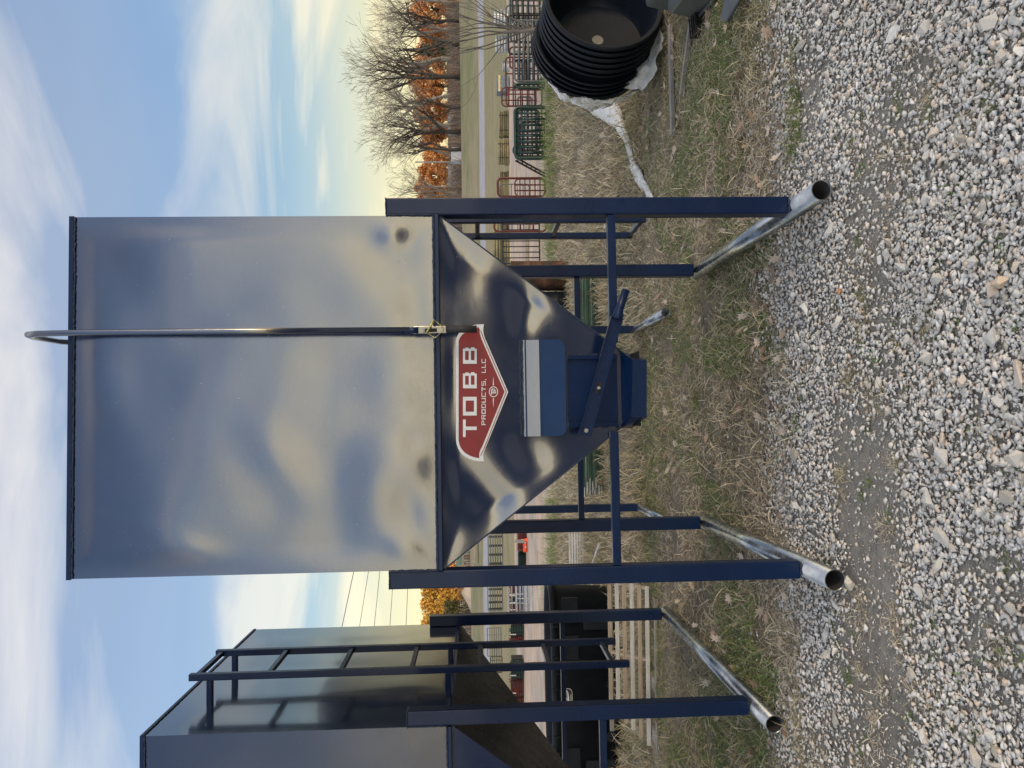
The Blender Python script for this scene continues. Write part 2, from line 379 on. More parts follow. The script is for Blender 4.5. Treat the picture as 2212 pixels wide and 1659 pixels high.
def scatter_rocks(P, R, seed, ROCK):
    r = np.random.default_rng(seed); allV = []; allF = []; off = 0
    sel = r.integers(0, len(ROCK), len(P))
    for k in range(len(ROCK)):
        idx = np.where(sel == k)[0]
        if not len(idx): continue
        V, F = ROCK[k]; n = len(idx); a = r.uniform(0, 2*PI, n); tl = r.normal(0, .35, n); tb = r.uniform(0, 2*PI, n)
        c, s_ = np.cos(a), np.sin(a); Rz = np.zeros((n, 3, 3)); Rz[:, 0, 0] = c; Rz[:, 0, 1] = -s_; Rz[:, 1, 0] = s_; Rz[:, 1, 1] = c; Rz[:, 2, 2] = 1
        c, s_ = np.cos(tl), np.sin(tl); Rx = np.zeros((n, 3, 3)); Rx[:, 0, 0] = 1; Rx[:, 1, 1] = c; Rx[:, 1, 2] = -s_; Rx[:, 2, 1] = s_; Rx[:, 2, 2] = c
        sc = R[idx][:, None, None]*np.stack([r.uniform(.8, 1.3, n), r.uniform(.75, 1.1, n), r.uniform(.6, 1.05, n)], 1)[:, None, :]
        W = (V[None]*sc) @ Rx.transpose(0, 2, 1) @ Rz.transpose(0, 2, 1) + P[idx][:, None, :]
        allV.append(W.reshape(-1, 3)); allF.append((F[None] + (np.arange(n)*len(V))[:, None, None] + off).reshape(-1, 3)); off += n*len(V)
    return np.vstack(allV), np.vstack(allF)
PIPES = []
def gen(n, rmin, rmax, ylo, yhi, pw=1.0, thr=1.0, zlift=.2):
    P = []; R = []
    while len(P) < n:
        y = random.uniform(ylo**.5, yhi**.5)**2 if ylo > 0 else random.uniform(ylo, yhi)
        x = random.uniform(-1, 1)*(.62*y+.55)
        d = density(x, y)
        if random.random() > d**thr: continue
        r = rmin*(rmax/rmin)**(random.random()**pw)
        P.append((x, y, hz(x, y) + r*zlift + random.uniform(0, .004))); R.append(r)
    return np.array(P), np.array(R)
P, R = gen(44000, .0085, .0215, 1.7, 4.45, 1.6, 1.0, .28)
P2, R2 = gen(44000, .0030, .0085, 1.7, 4.6, 1.0, .42, .3)
P[:, 2] += .003
Pm = []; Rm = []                            # stragglers in the weeds
for _ in range(2600):
    y = random.uniform(4.0, 6.2); x = random.uniform(-.62*y, .62*y)
    if random.random() < math.exp(-(y-4)*1.6)*1.2: Pm.append((x, y, hz(x, y)+.006)); Rm.append(random.uniform(.006, .016))
Va, Fa = scatter_rocks(np.vstack([P, Pm]), np.concatenate([R, Rm]), 3, ROCKM); Vb, Fb = scatter_rocks(P2, R2, 4, ROCKS)
V = np.vstack([Va, Vb]); F = np.vstack([Fa, Fb+len(Va)])
npmesh('gravel', V, F, m_stone, kind='stuff', label='pale limestone gravel covering the ground in the foreground', category='gravel')
PB, RB = gen(296, .024, .050, 1.75, 3.95, 2.2, 1.3, .22)
rock_me = []
for k, (V, F) in enumerate(ROCK):
    me = bpy.data.meshes.new('stone'); me.from_pydata(V.tolist(), [], F.tolist()); me.materials.append(m_stone); rock_me.append(me)
for i in range(len(PB)):
    o = bpy.data.objects.new('stone', rock_me[i % 26]); COL.objects.link(o); o.parent = gravel
    r = RB[i]; o.location = PB[i] + np.array([0, 0, .010]); o.scale = (r*random.uniform(.9, 1.4), r*random.uniform(.8, 1.1), r*random.uniform(.6, .95))
    o.rotation_euler = (random.gauss(0, .25), random.gauss(0, .25), random.uniform(0, 6.28))

# ---------------------------------------------------------------- grass
def blades(n, pos, length, width, curl, seed, lean=.8, seg=3):
    r = np.random.default_rng(seed)
    P = np.array([pos() for _ in range(n)]); az = r.uniform(0, 2*PI, n); L = length(r, n, P); W = width(r, n, P)
    el = np.clip(r.normal(lean, .35, n), .05, 1.5)               # start angle above the ground
    bend = r.uniform(.2, 1., n)*curl; side = r.uniform(0, 2*PI, n)
    pts = [P]; cur = P.copy(); e = el.copy(); a = az.copy()
    for s_ in range(seg):
        d = np.stack([np.cos(e)*np.cos(a), np.cos(e)*np.sin(a), np.sin(e)], 1)
        cur = cur + d*(L/seg)[:, None]; cur[:, 2] = np.maximum(cur[:, 2], P[:, 2]+.002+.004*(s_+1)*r.random(n)); pts.append(cur.copy()); e = e - bend; a = a + r.normal(0, .16, n)
    wd = np.stack([np.cos(side), np.sin(side), r.normal(0, .4, n)], 1)
    V = []
    for i in range(seg):
        w = W*(1-.25*i/seg)
        V += [pts[i]-wd*w[:, None]/2, pts[i]+wd*w[:, None]/2]
    V.append(pts[seg]); V = np.stack(V, 1); m = 2*seg+1
    tri = []
    for i in range(seg-1): tri += [(2*i, 2*i+1, 2*i+3), (2*i, 2*i+3, 2*i+2)]
    tri.append((2*seg-2, 2*seg-1, 2*seg)); tri = np.array(tri)
    F = (tri[None] + (np.arange(n)*m)[:, None, None]).reshape(-1, 3)
    return V.reshape(-1, 3), F
def gpos(ylo, yhi, pw, margin=.3, green=None):
    def f():
        while True:
            y = ylo + (yhi-ylo)*random.random()**pw; x = random.uniform(-1, 1)*(.58*y+margin)
            if y < 4.6:
                if random.random() < density(x, y)*.97: continue
            if green is not None:
                if fnoise(x, y, .9, 40)+.5*fnoise(x, y, 3, 41) < green: continue
            elif fnoise(x, y, 2.2, 60) + .4*fnoise(x, y, 7, 61) < -.18 and random.random() < .8: continue
            return (x, y, hz(x, y))
    return f
V, F = blades(95000, gpos(3.75, 8.2, 1.25), lambda r, n, P: .03+.13*r.random(n)**1.7, lambda r, n, P: r.uniform(.0013, .0048, n), .5, 1, .40)
npmesh('dry_grass', V, F, m_grass, kind='stuff', label='matted dead brown grass around the feed bins', category='grass')
V, F = blades(70000, gpos(7.2, 16.3, 1.0), lambda r, n, P: r.uniform(.05, .26, n), lambda r, n, P: r.uniform(.003, .010, n), .5, 2, .9)
npmesh('tall_dead_weeds', V, F, m_grass, kind='stuff', label='taller dead weeds reaching back to the dirt yard', category='weeds')
V, F = blades(46000, gpos(3.7, 9.0, 1.35, green=.08), lambda r, n, P: r.uniform(.02, .07, n), lambda r, n, P: r.uniform(.002, .004, n), .5, 3, .95)
npmesh('green_grass', V, F, m_ggrass, kind='stuff', label='short green grass growing through the dead grass', category='grass')
def tuftpos(cs, s_):
    def f():
        c = random.choice(cs); x = random.gauss(c[0], s_); y = random.gauss(c[1], s_); return (x, y, hz(x, y))
    return f
cs = [tuple(gnd(1195+random.uniform(-4, 12), yy))[:2] for yy in list(range(0, 440, 16)) + list(range(470, 600, 15)) + list(range(1080, 1350, 14))]
V, F = blades(5200, tuftpos(cs, .35), lambda r, n, P: r.uniform(.12, .42, n), lambda r, n, P: r.uniform(.004, .008, n), .45, 4, 1.1)
npmesh('green_verge_grass', V, F, m_ggrass, kind='stuff', label='green grass tufts along the edge of the dirt yard', category='grass')
# little weeds in the gravel and a few tufts
cs = [];
for _ in range(95):
    y = random.uniform(2.1, 4.1); x = random.uniform(-1, 1)*(.52*y+.2); cs.append((x, y))
V, F = blades(2600, tuftpos(cs, .018), lambda r, n, P: r.uniform(.018, .05, n), lambda r, n, P: r.uniform(.0016, .003, n), .5, 5, .6)
npmesh('gravel_weeds', V, F, m_ggrass, kind='stuff', label='tiny green weeds sprouting between the gravel stones', category='weeds')
cs = []
for _ in range(170):
    y = random.uniform(2.3, 4.2); x = random.uniform(-1, 1)*(.52*y+.2)
    if mud(x, y) > .3 or random.random() < .25: cs.append((x, y))
V, F = blades(6500, tuftpos(cs, .035), lambda r, n, P: r.uniform(.02, .075, n), lambda r, n, P: r.uniform(.0016, .003, n), .55, 6, .35)
npmesh('dead_gravel_weeds', V, F, m_grass, kind='stuff', label='straw coloured dead tufts on the bare strip and gravel', category='weeds')
# fallen leaves: lobed, curled
def leaf_mesh(seed):
    r = random.Random(seed); pts = []
    n = 16
    for i in range(n):
        t = 2*PI*i/n; q = (1 if i % 2 == 0 else .5)*r.uniform(.75, 1.1)
        x = math.cos(t)*q; y = math.sin(t)*q*.55; pts.append((x, y, .22*x*x - .1 + .35*y*y + r.uniform(-.05, .05)))
    V = [(0, 0, -.08)] + pts; F = [(0, 1+i, 1+(i+1) % n) for i in range(n)]
    return np.array(V), np.array(F)
LF = [leaf_mesh(i) for i in range(8)]
V = []; F = []; off = 0
for _ in range(620):
    y = 3.9 + 6*random.random()**1.6; x = random.uniform(-1, 1)*(.55*y+.2); v, f = LF[random.randrange(8)]
    s_ = random.uniform(.025, .065); R3 = Matrix.Rotation(random.uniform(0, 6.3), 3, 'Z') @ Matrix.Rotation(random.gauss(0, .5), 3, 'X') @ Matrix.Rotation(random.gauss(0, .4), 3, 'Y')
    v2 = v @ np.array(R3).T*s_ + np.array([x, y, hz(x, y)+.03]); V.append(v2); F.append(f+off); off += len(v)
npmesh('fallen_leaves', np.vstack(V), np.vstack(F), m_fall, kind='stuff', label='curled brown oak leaves lying in the dead grass', category='leaves')
p = gnd(1812, 629, .03); v, f = LF[2]
o = npmesh('fallen_leaf', v*.03, f, simple('bright_orange_leaf', (.62, .25, .06), .6), label='single bright orange leaf lying on the gravel', category='leaf'); o.location = p; o.rotation_euler = (.3, .2, 1)

# ---------------------------------------------------------------- feed bins
YAW = .0436
def bin_local(ox, oy):
    Mi = Matrix.Translation((ox, oy, 0)) @ Matrix.Rotation(YAW, 4, 'Z'); I = Mi.inverted()
    def f(px, py, yl):                      # pixel -> local point on plane y = yl
        o = I @ CP; d = I.to_3x3() @ ray(px, py); q = o + d*((yl-o.y)/d.y); return q
    return f
ZS, ZT, ZL, ZF = 1.7805, 3.4212, 2.008, .125
HB = 1.72
def panel(nx, nz_, x0, x1, z0, z1, disp, raw=False):
    V = []; F = []
    for j in range(nz_+1):
        for i in range(nx+1):
            x = x0+(x1-x0)*i/nx; z = z0+(z1-z0)*j/nz_; e = min(i/nx, 1-i/nx, j/nz_, 1-j/nz_); V.append((x, -disp(x, z)*(1 if raw else (lambda q: q*q*(3-2*q))(min(1, e*5))), z))
    F = [(j*(nx+1)+i, j*(nx+1)+i+1, (j+1)*(nx+1)+i+1, (j+1)*(nx+1)+i) for j in range(nz_) for i in range(nx)]
    return V, F
def weld(mb, p, q, r=.005, step=.008):
    p = Vector(p); q = Vector(q); n = max(2, int((q-p).length/step)); 
    path = [p.lerp(q, i/n) + Vector([random.gauss(0, r*.18) for _ in range(3)]) for i in range(n+1)]
    mb.tube(path, r, 6, rs=[r*random.uniform(.65, 1.25) for _ in path])
def gauss(x, z, cx, cz, sx, sz, a, th=0):
    c, s_ = math.cos(th), math.sin(th); u = (x-cx)*c+(z-cz)*s_; w = -(x-cx)*s_+(z-cz)*c
    return a*math.exp(-.5*((u/sx)**2+(w/sz)**2))
def skid(b, x, y0, y1, zc=.074, r=.047):
    s1 = MB().pipe((x, y0, zc), (x, y1, zc), r, r-.004).build('skid_pipe', m_skid, b)
    MB().pipe((x, y0+.004, zc), (x, y1-.004, zc), r-.0045, r-.006).build('pipe_bore', m_dark, s1)
    return s1
def legs_and_frame(b, W, WL, L, mat_leg, y1, skids=True, left=True):
    w = (WL-W)/2
    for sx in ((-1, 1) if left else (1,)):
        for yy in (-.006, L):
            x0, x1 = sorted((sx*(W/2+.002), sx*WL/2))
            o = MB().box((x0, yy, ZF), (x1, yy+.085, ZL)).build('leg', mat_leg, b, bevel=.007)
            wm = MB(); xx = sx*(W/2+.002)
            if yy < .5:
                weld(wm, (xx, yy-.001, ZS), (xx, yy-.001, ZL), .005)
                weld(wm, (x0, yy, ZL-.001), (x1, yy, ZL-.001), .003)
                weld(wm, (x0+.004, yy-.002, ZF+.0), (x1-.004, yy-.002, ZF), .005)
            weld(wm, (x0, yy+.0425, ZF), (x1, yy+.0425, ZF), .006)
            wm.build('weld_bead', m_weld, b, kind='stuff')
        if skids: skid(b, sx*(W/2+w/2), -.24, y1)

def ladder(b, x, ya, yb, z0, z1, rungs, xs, mat):
    for yy in (ya, yb): MB().box((x-.02, yy-.02, z0), (x+.02, yy+.02, z1)).build('ladder_rail', mat, b, bevel=.004)
    for z in rungs: MB().box((x-.014, ya+.021, z-.014), (x+.014, yb-.021, z+.014)).build('rung', mat, b, bevel=.003)
    for z in (z1-.12, ZS+.02):
        for yy in (ya, yb): MB().box((min(x-.021, xs), yy-.017, z-.017), (max(x-.021, xs), yy+.017, z+.017)).build('ladder_bracket', mat, b, bevel=.003)

# ---- main bin
W1, WL1, L1, X1, Y1 = 1.6155, 1.781, 1.576, -.0263, 3.5175
D1 = L1 + .085
b1 = empty('feed_bin', (X1, Y1, 0), YAW, label='navy blue overhead feed bin with red and white decal on galvanised skids', cat='feed bin', group='navy overhead feed bins')
f1 = bin_local(X1, Y1)
def PX(px, py): q = f1(px, py, 0); return q.x, q.z
DN1 = []
for (px, py, sx, sz, a, th) in [
    (845, 498, .045, .045, .0075, 0), (825, 520, .10, .14, -.003, 0), (600, 985, .13, .07, .0035, .6), (890, 1015, .11, .12, .0036, 0), (880, 1090, .12, .07, -.003, .5),
    (340, 560, .26, .20, .009, 0), (350, 1100, .28, .22, .011, 0), (330, 1200, .25, .2, .004, 0), (230, 760, .16, .10, .005, 0), (260, 900, .12, .10, .004, 0),
    (470, 700, .5, .4, .006, 0), (560, 1120, .22, .3, -.006, .3), (720, 840, .4, .16, -.004, 0), (760, 1170, .10, .16, -.005, .5), (880, 1200, .07, .05, .004, .7),
    (915, 690, .14, .08, -.002, 0), (800, 1080, .16, .10, .004, 0), (410, 1190, .05, .12, .003, -.5), (890, 960, .05, .05, -.002, 0)]:
    q = PX(px, py); DN1.append((q[0], q[1], sx, sz, a, th))
def edge1(x, z):
    q = min(1, max(0, 5*min((x+W1/2)/W1, (W1/2-x)/W1, (z-ZS)/1.6, (ZT-z)/1.6))); return q*q*(3-2*q)
def disp1(x, z):
    return (lambda q: q*q*(3-2*q))(min(1, max(0, 12*min((x+W1/2)/W1, (W1/2-x)/W1, (z-ZS)/1.6, (ZT-z)/1.6))))*1.5*sum(gauss(x, z, *g_) for g_ in DN1) + edge1(x, z)*(.011*mn.noise(Vector((x*1.4, z*1.4, 1))) + .0024*mn.noise(Vector((x*4.0, z*4.0, 2))))
V, F = panel(110, 110, -W1/2, W1/2, ZS+.012, ZT-.02, disp1, raw=True)
npmesh('front_panel', V, F, m_body, b1, smooth=True)
mb = MB(); hw = W1/2
mb.poly([(hw, 0, ZS), (hw, D1, ZS), (hw, D1, ZT), (hw, 0, ZT)]); mb.poly([(-hw, 0, ZS), (-hw, D1, ZS), (-hw, D1, ZT), (-hw, 0, ZT)])
mb.poly([(-hw, D1, ZS), (hw, D1, ZS), (hw, D1, ZT), (-hw, D1, ZT)]); mb.build('side_walls', m_side, b1)
mb = MB(); apex = [(-hw, .002, ZT-.006), (hw, .002, ZT-.006), (hw, D1, ZT-.006), (-hw, D1, ZT-.006)]; mb.slab(apex, (0, 0, .006)); mb.build('roof', m_body, b1)
mb = MB(); t = .018
mb.box((-hw-.004, -.006, ZT-.020), (hw+.004, .0, ZT+.003)); mb.build('top_rim', m_leg, b1, bevel=.002)
mb = MB(); weld(mb, (-hw, -.004, ZT-.024), (hw, -.004, ZT-.024), .0045); mb.build('weld_bead', m_weld, b1, kind='stuff')
mb = MB(); mb.box((-hw, -.022, ZS-.016), (hw, .02, ZS+.004)); mb.build('seam_flange', m_leg, b1, bevel=.003)
mb = MB(); weld(mb, (-hw, -.012, ZS+.009), (hw, -.012, ZS+.009), .006); weld(mb, (-hw, -.008, ZS+.012), (hw, -.008, ZS+.012), .004); mb.build('weld_bead', m_weld, b1, kind='stuff')
# hopper: near-vertical front, back and sides slope in to the chute
TS = .055
def yh(z): return .010 + (ZS-z)*TS
def hp(px, py, lift=0):                     # pixel -> point on the hopper's front plate
    Mi = Matrix.Translation((X1, Y1, 0)) @ Matrix.Rotation(YAW, 4, 'Z'); I = Mi.inverted(); o = I @ CP; d = I.to_3x3() @ ray(px, py)
    t_ = (.010 + (ZS-o.z)*TS - lift - o.y)/(d.y + d.z*TS); return o + d*t_
HR = hp(1345, 757); HLf = hp(1338, 922)
zb = (HR.z+HLf.z)/2; xr, xl = HR.x, HLf.x
DN2 = []
for (px, py, sx, sz, a, th) in [(1150, 640, .085, .055, -.0085, 0), (1128, 690, .07, .04, -.006, 0), (1150, 990, .07, .06, -.009, .3), (1120, 960, .05, .05, -.004, 0), (975, 800, .10, .022, -.0038, 0), (1010, 530, .16, .10, -.011, .9),
    (1075, 1100, .24, .075, -.016, .75), (960, 1190, .08, .06, -.006, 0), (1060, 620, .10, .06, .005, 0), (1060, 900, .2, .1, .003, 0), (980, 480, .05, .05, -.004, 0)]:
    q = hp(px, py); DN2.append((q.x, q.z, sx, sz, a, th))
def disp2(x, z): return 1.6*sum(gauss(x, z, *g_) for g_ in DN2) + .0014*mn.noise(Vector((x*2.2, z*2.2, 7))) + .0004*mn.noise(Vector((x*7, z*7, 8)))
V = []; F = []; nx = 90; nz_ = 70
for j in range(nz_+1):
    v_ = j/nz_; z = ZS-.016 + (zb-ZS+.016)*v_; xa = -hw + (xl+hw)*v_; xb = hw + (xr-hw)*v_
    for i in range(nx+1):
        x = xa+(xb-xa)*i/nx; e = min(i/nx, 1-i/nx, v_, 1-v_)
        k_ = 1 - .0
        V.append((x, yh(z) - disp2(x, z)*min(1, e*12), z))
F = [(j*(nx+1)+i, (j+1)*(nx+1)+i, (j+1)*(nx+1)+i+1, j*(nx+1)+i+1) for j in range(nz_) for i in range(nx)]
npmesh('hopper_front', V, F, m_body, b1, smooth=True)
yb_ = .42
mb = MB(); A = [(-hw, yh(ZS), ZS-.016), (hw, yh(ZS), ZS-.016), (hw, D1, ZS-.016), (-hw, D1, ZS-.016)]; Bq = [(xl, yh(zb), zb), (xr, yh(zb), zb), (xr, yb_, zb), (xl, yb_, zb)]
mb.poly([A[1], A[2], Bq[2], Bq[1]]); mb.poly([A[2], A[3], Bq[3], Bq[2]]); mb.poly([A[3], A[0], Bq[0], Bq[3]])
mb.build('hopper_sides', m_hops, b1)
mb = MB()
for sgn, c in ((1, (hw, xr)), (-1, (-hw, xl))):
    mb.beam((c[0], yh(ZS)-.003, ZS-.02), (c[1], yh(zb)-.003, zb), .006, .006)
weld(mb, (xr-.03, yh(zb)-.004, zb-.002), (xr+.01, yh(zb)-.004, zb+.01), .005); weld(mb, (xl-.01, yh(zb)-.006, zb+.02), (xl+.03, yh(zb)-.006, zb-.004), .006)
mb.build('hopper_edge_weld', m_weld, b1, kind='stuff')
# chute outlet
a0, a1 = hp(1342, 757), hp(1338, 925); c0 = f1(1367, 778, -.045); c1 = f1(1364, 900, -.045); e0 = f1(1397, 777, -.045); e1 = f1(1397, 902, -.045)
yb2 = .30; zt_ = zb
mb = MB()
def th(q, w_, m): return [tuple(p) for p in q]
fr = [(c1.x, -.045, c1.z), (c0.x, -.045, c0.z), (e0.x, -.045, e0.z), (e1.x, -.045, e1.z)]
mb.slab(fr, (0, .004, 0))
mb.slab([(a0.x, yh(zb), zb), (c0.x, -.0445, c0.z), (e0.x, -.0445, e0.z), (a0.x+.005, yb2, e0.z), (a0.x+.005, yb2, zb)], (-.004, 0, 0))
mb.slab([(a1.x, yh(zb), zb), (c1.x, -.0445, c1.z), (e1.x, -.0445, e1.z), (a1.x-.005, yb2, e1.z), (a1.x-.005, yb2, zb)], (.004, 0, 0))
mb.slab([(a1.x, yh(zb)-.001, zb), (a0.x, yh(zb)-.001, zb), (c0.x, -.041, c0.z), (c1.x, -.041, c1.z)], (0, .004, 0))
mb.slab([(a1.x, yb2, zb), (a0.x, yb2, zb), (a0.x, yb2, e0.z), (a1.x, yb2, e1.z)], (0, .004, 0))
mb.build('chute', m_leg, b1)
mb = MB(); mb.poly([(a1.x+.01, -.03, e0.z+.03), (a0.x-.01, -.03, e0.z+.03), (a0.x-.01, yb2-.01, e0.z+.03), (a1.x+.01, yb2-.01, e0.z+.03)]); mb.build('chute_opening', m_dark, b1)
# slide gate panel and its two guide rails
g0 = hp(1225, 772, .012); g1 = hp(1336, 916, .012)
mb = MB(); mb.slab([(g1.x, yh(g0.z)-.010, g0.z), (g0.x, yh(g0.z)-.010, g0.z), (g0.x, yh(g1.z)-.010, g1.z), (g1.x, yh(g1.z)-.010, g1.z)], (0, .004, 0)); mb.build('slide_gate', m_leg, b1)
for x in (g0.x, g1.x):
    mb = MB(); mb.beam((x, yh(g0.z)-.014, g0.z), (x, yh(g1.z)-.014, g1.z), .020, .016, (0, 1, 0)); mb.build('guide_rail', m_leg, b1, bevel=.002)
mb = MB()
for x in (g0.x+.012, g1.x-.012):
    z = g0.z
    while z > g1.z: weld(mb, (x, yh(z)-.006, z), (x, yh(z)-.006, z-.03), .004, .006); z -= random.uniform(.04, .07)
mb.build('weld_bead', m_weld, b1, kind='stuff')
# rain hood over the gate: an upper slope, a fold, and a lower face with rounded corners
h0 = hp(1125, 735); h1 = hp(1128, 943); zt0 = h0.z
hA = [(h1.x, yh(zt0)-.004, zt0), (h0.x, yh(zt0)-.004, zt0)]
YK = yh(zt0)-.015; YM = YK-.004; k0 = f1(1166, 739, YK); k1 = f1(1168, 943, YK); m0 = f1(1222, 734, YM); m1_ = f1(1222, 945, YM)
zk = (k0.z+k1.z)/2; zm = (m0.z+m1_.z)/2; hx0, hx1 = h1.x, h0.x
mb = MB(); mb.slab([(hx0, yh(zt0)-.004, zt0), (hx1, yh(zt0)-.004, zt0), (hx1, YK, zk), (hx0, YK, zk)], (0, .003, .002)); mb.build('hood_top', m_body, b1)
pts = [(hx0, YK, zk-.001), (hx1, YK, zk-.001)]; rc = .035
for c, a0_ in (((hx1-rc, zm+rc), 0), ((hx0+rc, zm+rc), -PI/2)):
    for i in range(7):
        t_ = a0_ - (PI/2)*i/6; z = c[1]+rc*math.sin(t_); pts.append((c[0]+rc*math.cos(t_), YK-.004*(zk-z)/(zk-zm), z))
mb = MB(); mb.slab(pts, (0, .003, 0)); mb.build('hood_flap', m_hood, b1)
mb = MB()
for x in (hx0+.002, hx1-.005): MB().slab([(x, yh(zt0)-.002, zt0-.002), (x, YK+.004, zk), (x, YK+.002, zm+.05), (x, yh(zm)-.006, zm+.05)], (.003, 0, 0)).build('hood_cheek', m_leg, b1)
mb = MB(); weld(mb, (hx0, yh(zt0)-.006, zt0+.004), (hx1, yh(zt0)-.006, zt0+.004), .006); weld(mb, (hx0, yh(zt0)-.012, zt0-.004), (hx1, yh(zt0)-.012, zt0-.004), .004); mb.build('weld_bead', m_weld, b1, kind='stuff')
mb = MB(); mb.beam((hx0, yh(zt0)-.012, zt0-.019), (hx1, yh(zt0)-.012, zt0-.019), .004, .006); mb.beam((hx0, YK-.002, zk), (hx1, YK-.002, zk), .004, .005); mb.build('hood_fold', m_hood, b1)
# gate lever with bolts and handle
YLV = -.085
P_ = lambda px, py, y=YLV: f1(px, py, y)
q = [P_(1251, 938), P_(1277, 943), P_(1346, 689), P_(1321, 683)]
lv = MB().slab(q, (0, .006, 0)).build('gate_lever', m_leg, b1)
mb = MB(); mb.beam(P_(1251, 938, YLV-.004), P_(1321, 683, YLV-.004), .005, .014, (0, 1, 0)); mb.build('lever_flange', m_leg, lv)
pth = [P_(1333, 690), P_(1338, 668), P_(1352, 627)]
mb = MB(); mb.tube([pth[0], pth[1].lerp(pth[0], .6), pth[1], pth[2]], .02, 14, rs=[.026, .024, .019, .0175]); mb.build('lever_handle', m_leg, lv)
for (px, py, r) in ((1266, 930, .010), (1293, 838, .008)):
    c = P_(px, py, YLV-.004); MB().tube([c, c+Vector((0, -.008, 0))], r, 6).tube([c+Vector((0, -.0085, 0)), c+Vector((0, -.014, 0))], r*.5, 8).build('bolt', m_bolt, lv)
mb = MB(); c = P_(1293, 838, YLV-.0015); d = (P_(1321, 683)-P_(1251, 938)).normalized(); mb.beam(c-d*.028, c+d*.028, .016, .002, (0, 1, 0)); mb.build('lever_slot', m_dark, lv); c = P_(1322, 706, YLV-.001); MB().tube([c, c+Vector((0, -.001, 0))], .005, 10).build('lever_hole', m_dark, lv)
# front / rear / side crossbars
for (pa, pb, yy) in (((1331, 1222), (1327, 932), .03), ((1321, 468), (1323, 741), .03)):
    p_, q_ = f1(*pa, .02), f1(*pb, .02); w = .038
    x0, x1 = sorted((p_.x, q_.x)); z = (p_.z+q_.z)/2
    if x0 < 0: x0 = -hw-.001
    else: x1 = hw+.001
    MB().box((x0, .0, z-.019), (x1, .038, z+.019)).build('crossbar', m_leg, b1, bevel=.003)
MB().box((-hw-.001, L1+.02, .90), (hw+.001, L1+.058, .938)).build('crossbar', m_leg, b1, bevel=.003)
legs_and_frame(b1, W1, WL1, L1, m_leg, L1+.13)
rA = f1(1100, 477, 1.08); rB = f1(1200, 508, 1.50)
lx = (rA.x+rB.x)/2
rz = [f1(1031, 487, 1.3).z, f1(1200, 492, 1.3).z, f1(1372, 497, 1.3).z]; st = (rz[0]-rz[1])
ladder(b1, lx, 1.08, 1.50, .56, 3.30, rz + [rz[0]+st*i for i in (1, 2, 3)], hw, m_leg)
# long lid rod on the face with flattened latch, grip and wire pin
ys_ = -.075
def R_(px, py, y=ys_): return f1(px, py, y)
path = [R_(884, 713), R_(500, 715), R_(200, 718), R_(80, 721, -.085)]
top = R_(62, 723, -.075); path += [top+Vector((0, .0, .004)), top+Vector((-.004, .05, .012))]
bk = f1(128, 738, .40); path += [Vector((bk.x, .40, bk.z)), Vector((bk.x-.01, .55, ZT))]
MB().tube(path, .0135, 14).build('lid_rod', m_body, b1)
c0 = R_(884, 713); c1 = R_(968, 712)
mb = MB(); mb.tube([R_(872, 713), R_(890, 713), R_(904, 713)], .0135, 14, rs=[.0135, .015, .019], squash=.8); mb.build('rod_neck', m_leg, b1)
mb = MB(); mb.beam(R_(892, 713, ys_), R_(966, 712, ys_), .034, .012, (0, 1, 0)); mb.build('latch_plate', m_side, b1, bevel=.003)
mb = MB(); mb.beam(R_(914, 714, ys_-.0065), R_(944, 713, ys_-.0065), .017, .002, (0, 1, 0)); mb.build('latch_slot', m_dark, b1)
mb = MB(); a_ = R_(925, 713, -.02); mb.beam(a_ + Vector((0, 0, .02)), R_(925, 713, -.085)+Vector((0, 0, .02)), .014, .010); mb.build('latch_tab', m_bolt, b1)
mb = MB(); mb.tube([R_(963, 711), R_(1030, 711)], .0165, 16); mb.build('rubber_grip', m_rubber, b1)
mb = MB(); sq = [R_(922, 719, -.10), R_(940, 730, -.10), R_(957, 714, -.10), R_(957, 707, -.10), R_(939, 692, -.10), R_(920, 716, -.10)]
mb.tube(sq[:5], .0014, 6); mb.tube([R_(938, 691, -.10), R_(921, 719, -.10)], .004, 8); mb.build('wire_pin', m_brass, b1)

# decal: red and white badge lying on the hopper plate
def dc(cx, cy, lift): return hp(822.9+cx*.2481, 630.9+cy*.2481, lift)
out_ = [(835, 285), (897, 278), (888, 330), (900, 390), (1108, 870), (905, 1395), (890, 1430), (900, 1473), (850, 1470)]
import itertools
def arc(pts, n=8):                          # quadratic corner
    a, b, c = [Vector((*p, 0)) for p in pts]; return [tuple(((1-t)**2*a + 2*t*(1-t)*b + t*t*c)[:2]) for t in [i/n for i in range(n+1)]]
def badge(L_, T, Rr, grow):
    pass
O1 = [(654, 440)] + arc([(654, 420), (668, 310), (835, 282)]) + [(897, 280)] + arc([(897, 280), (880, 335), (905, 400)], 5) + [(1108, 870)] + arc([(905, 1370), (880, 1425), (899, 1473)], 5) + arc([(850, 1472), (668, 1450), (654, 1290)])
I1 = [(676, 450)] + arc([(676, 430), (690, 345), (850, 305)]) + arc([(862, 330), (852, 345), (880, 420)], 5) + [(1076, 868)] + arc([(880, 1350), (846, 1400), (858, 1444)], 5) + arc([(850, 1445), (690, 1420), (676, 1290)])
def ply(mb, pts, lift, t_=.0006):
    mb.slab([dc(x, y, lift) for x, y in pts], (0, t_*.9, 0))
def tri_build(name, pts, lift, mat):
    bm = bmesh.new(); vs = [bm.verts.new(dc(x, y, lift)) for x, y in pts]
    f = bm.faces.new(vs); bmesh.ops.triangulate(bm, faces=[f]); me = bpy.data.meshes.new(name); bm.to_mesh(me); bm.free(); me.materials.append(mat)
    o = bpy.data.objects.new(name, me); COL.objects.link(o); o.parent = b1; return o
LIFT = .016
MB().slab([dc(x, y, .012) for x, y in O1], (0, .0115, 0))  # (kept flat to the plate)
tri_build('decal_border', O1, LIFT, m_white); tri_build('decal_field', I1, LIFT+.001, m_red)
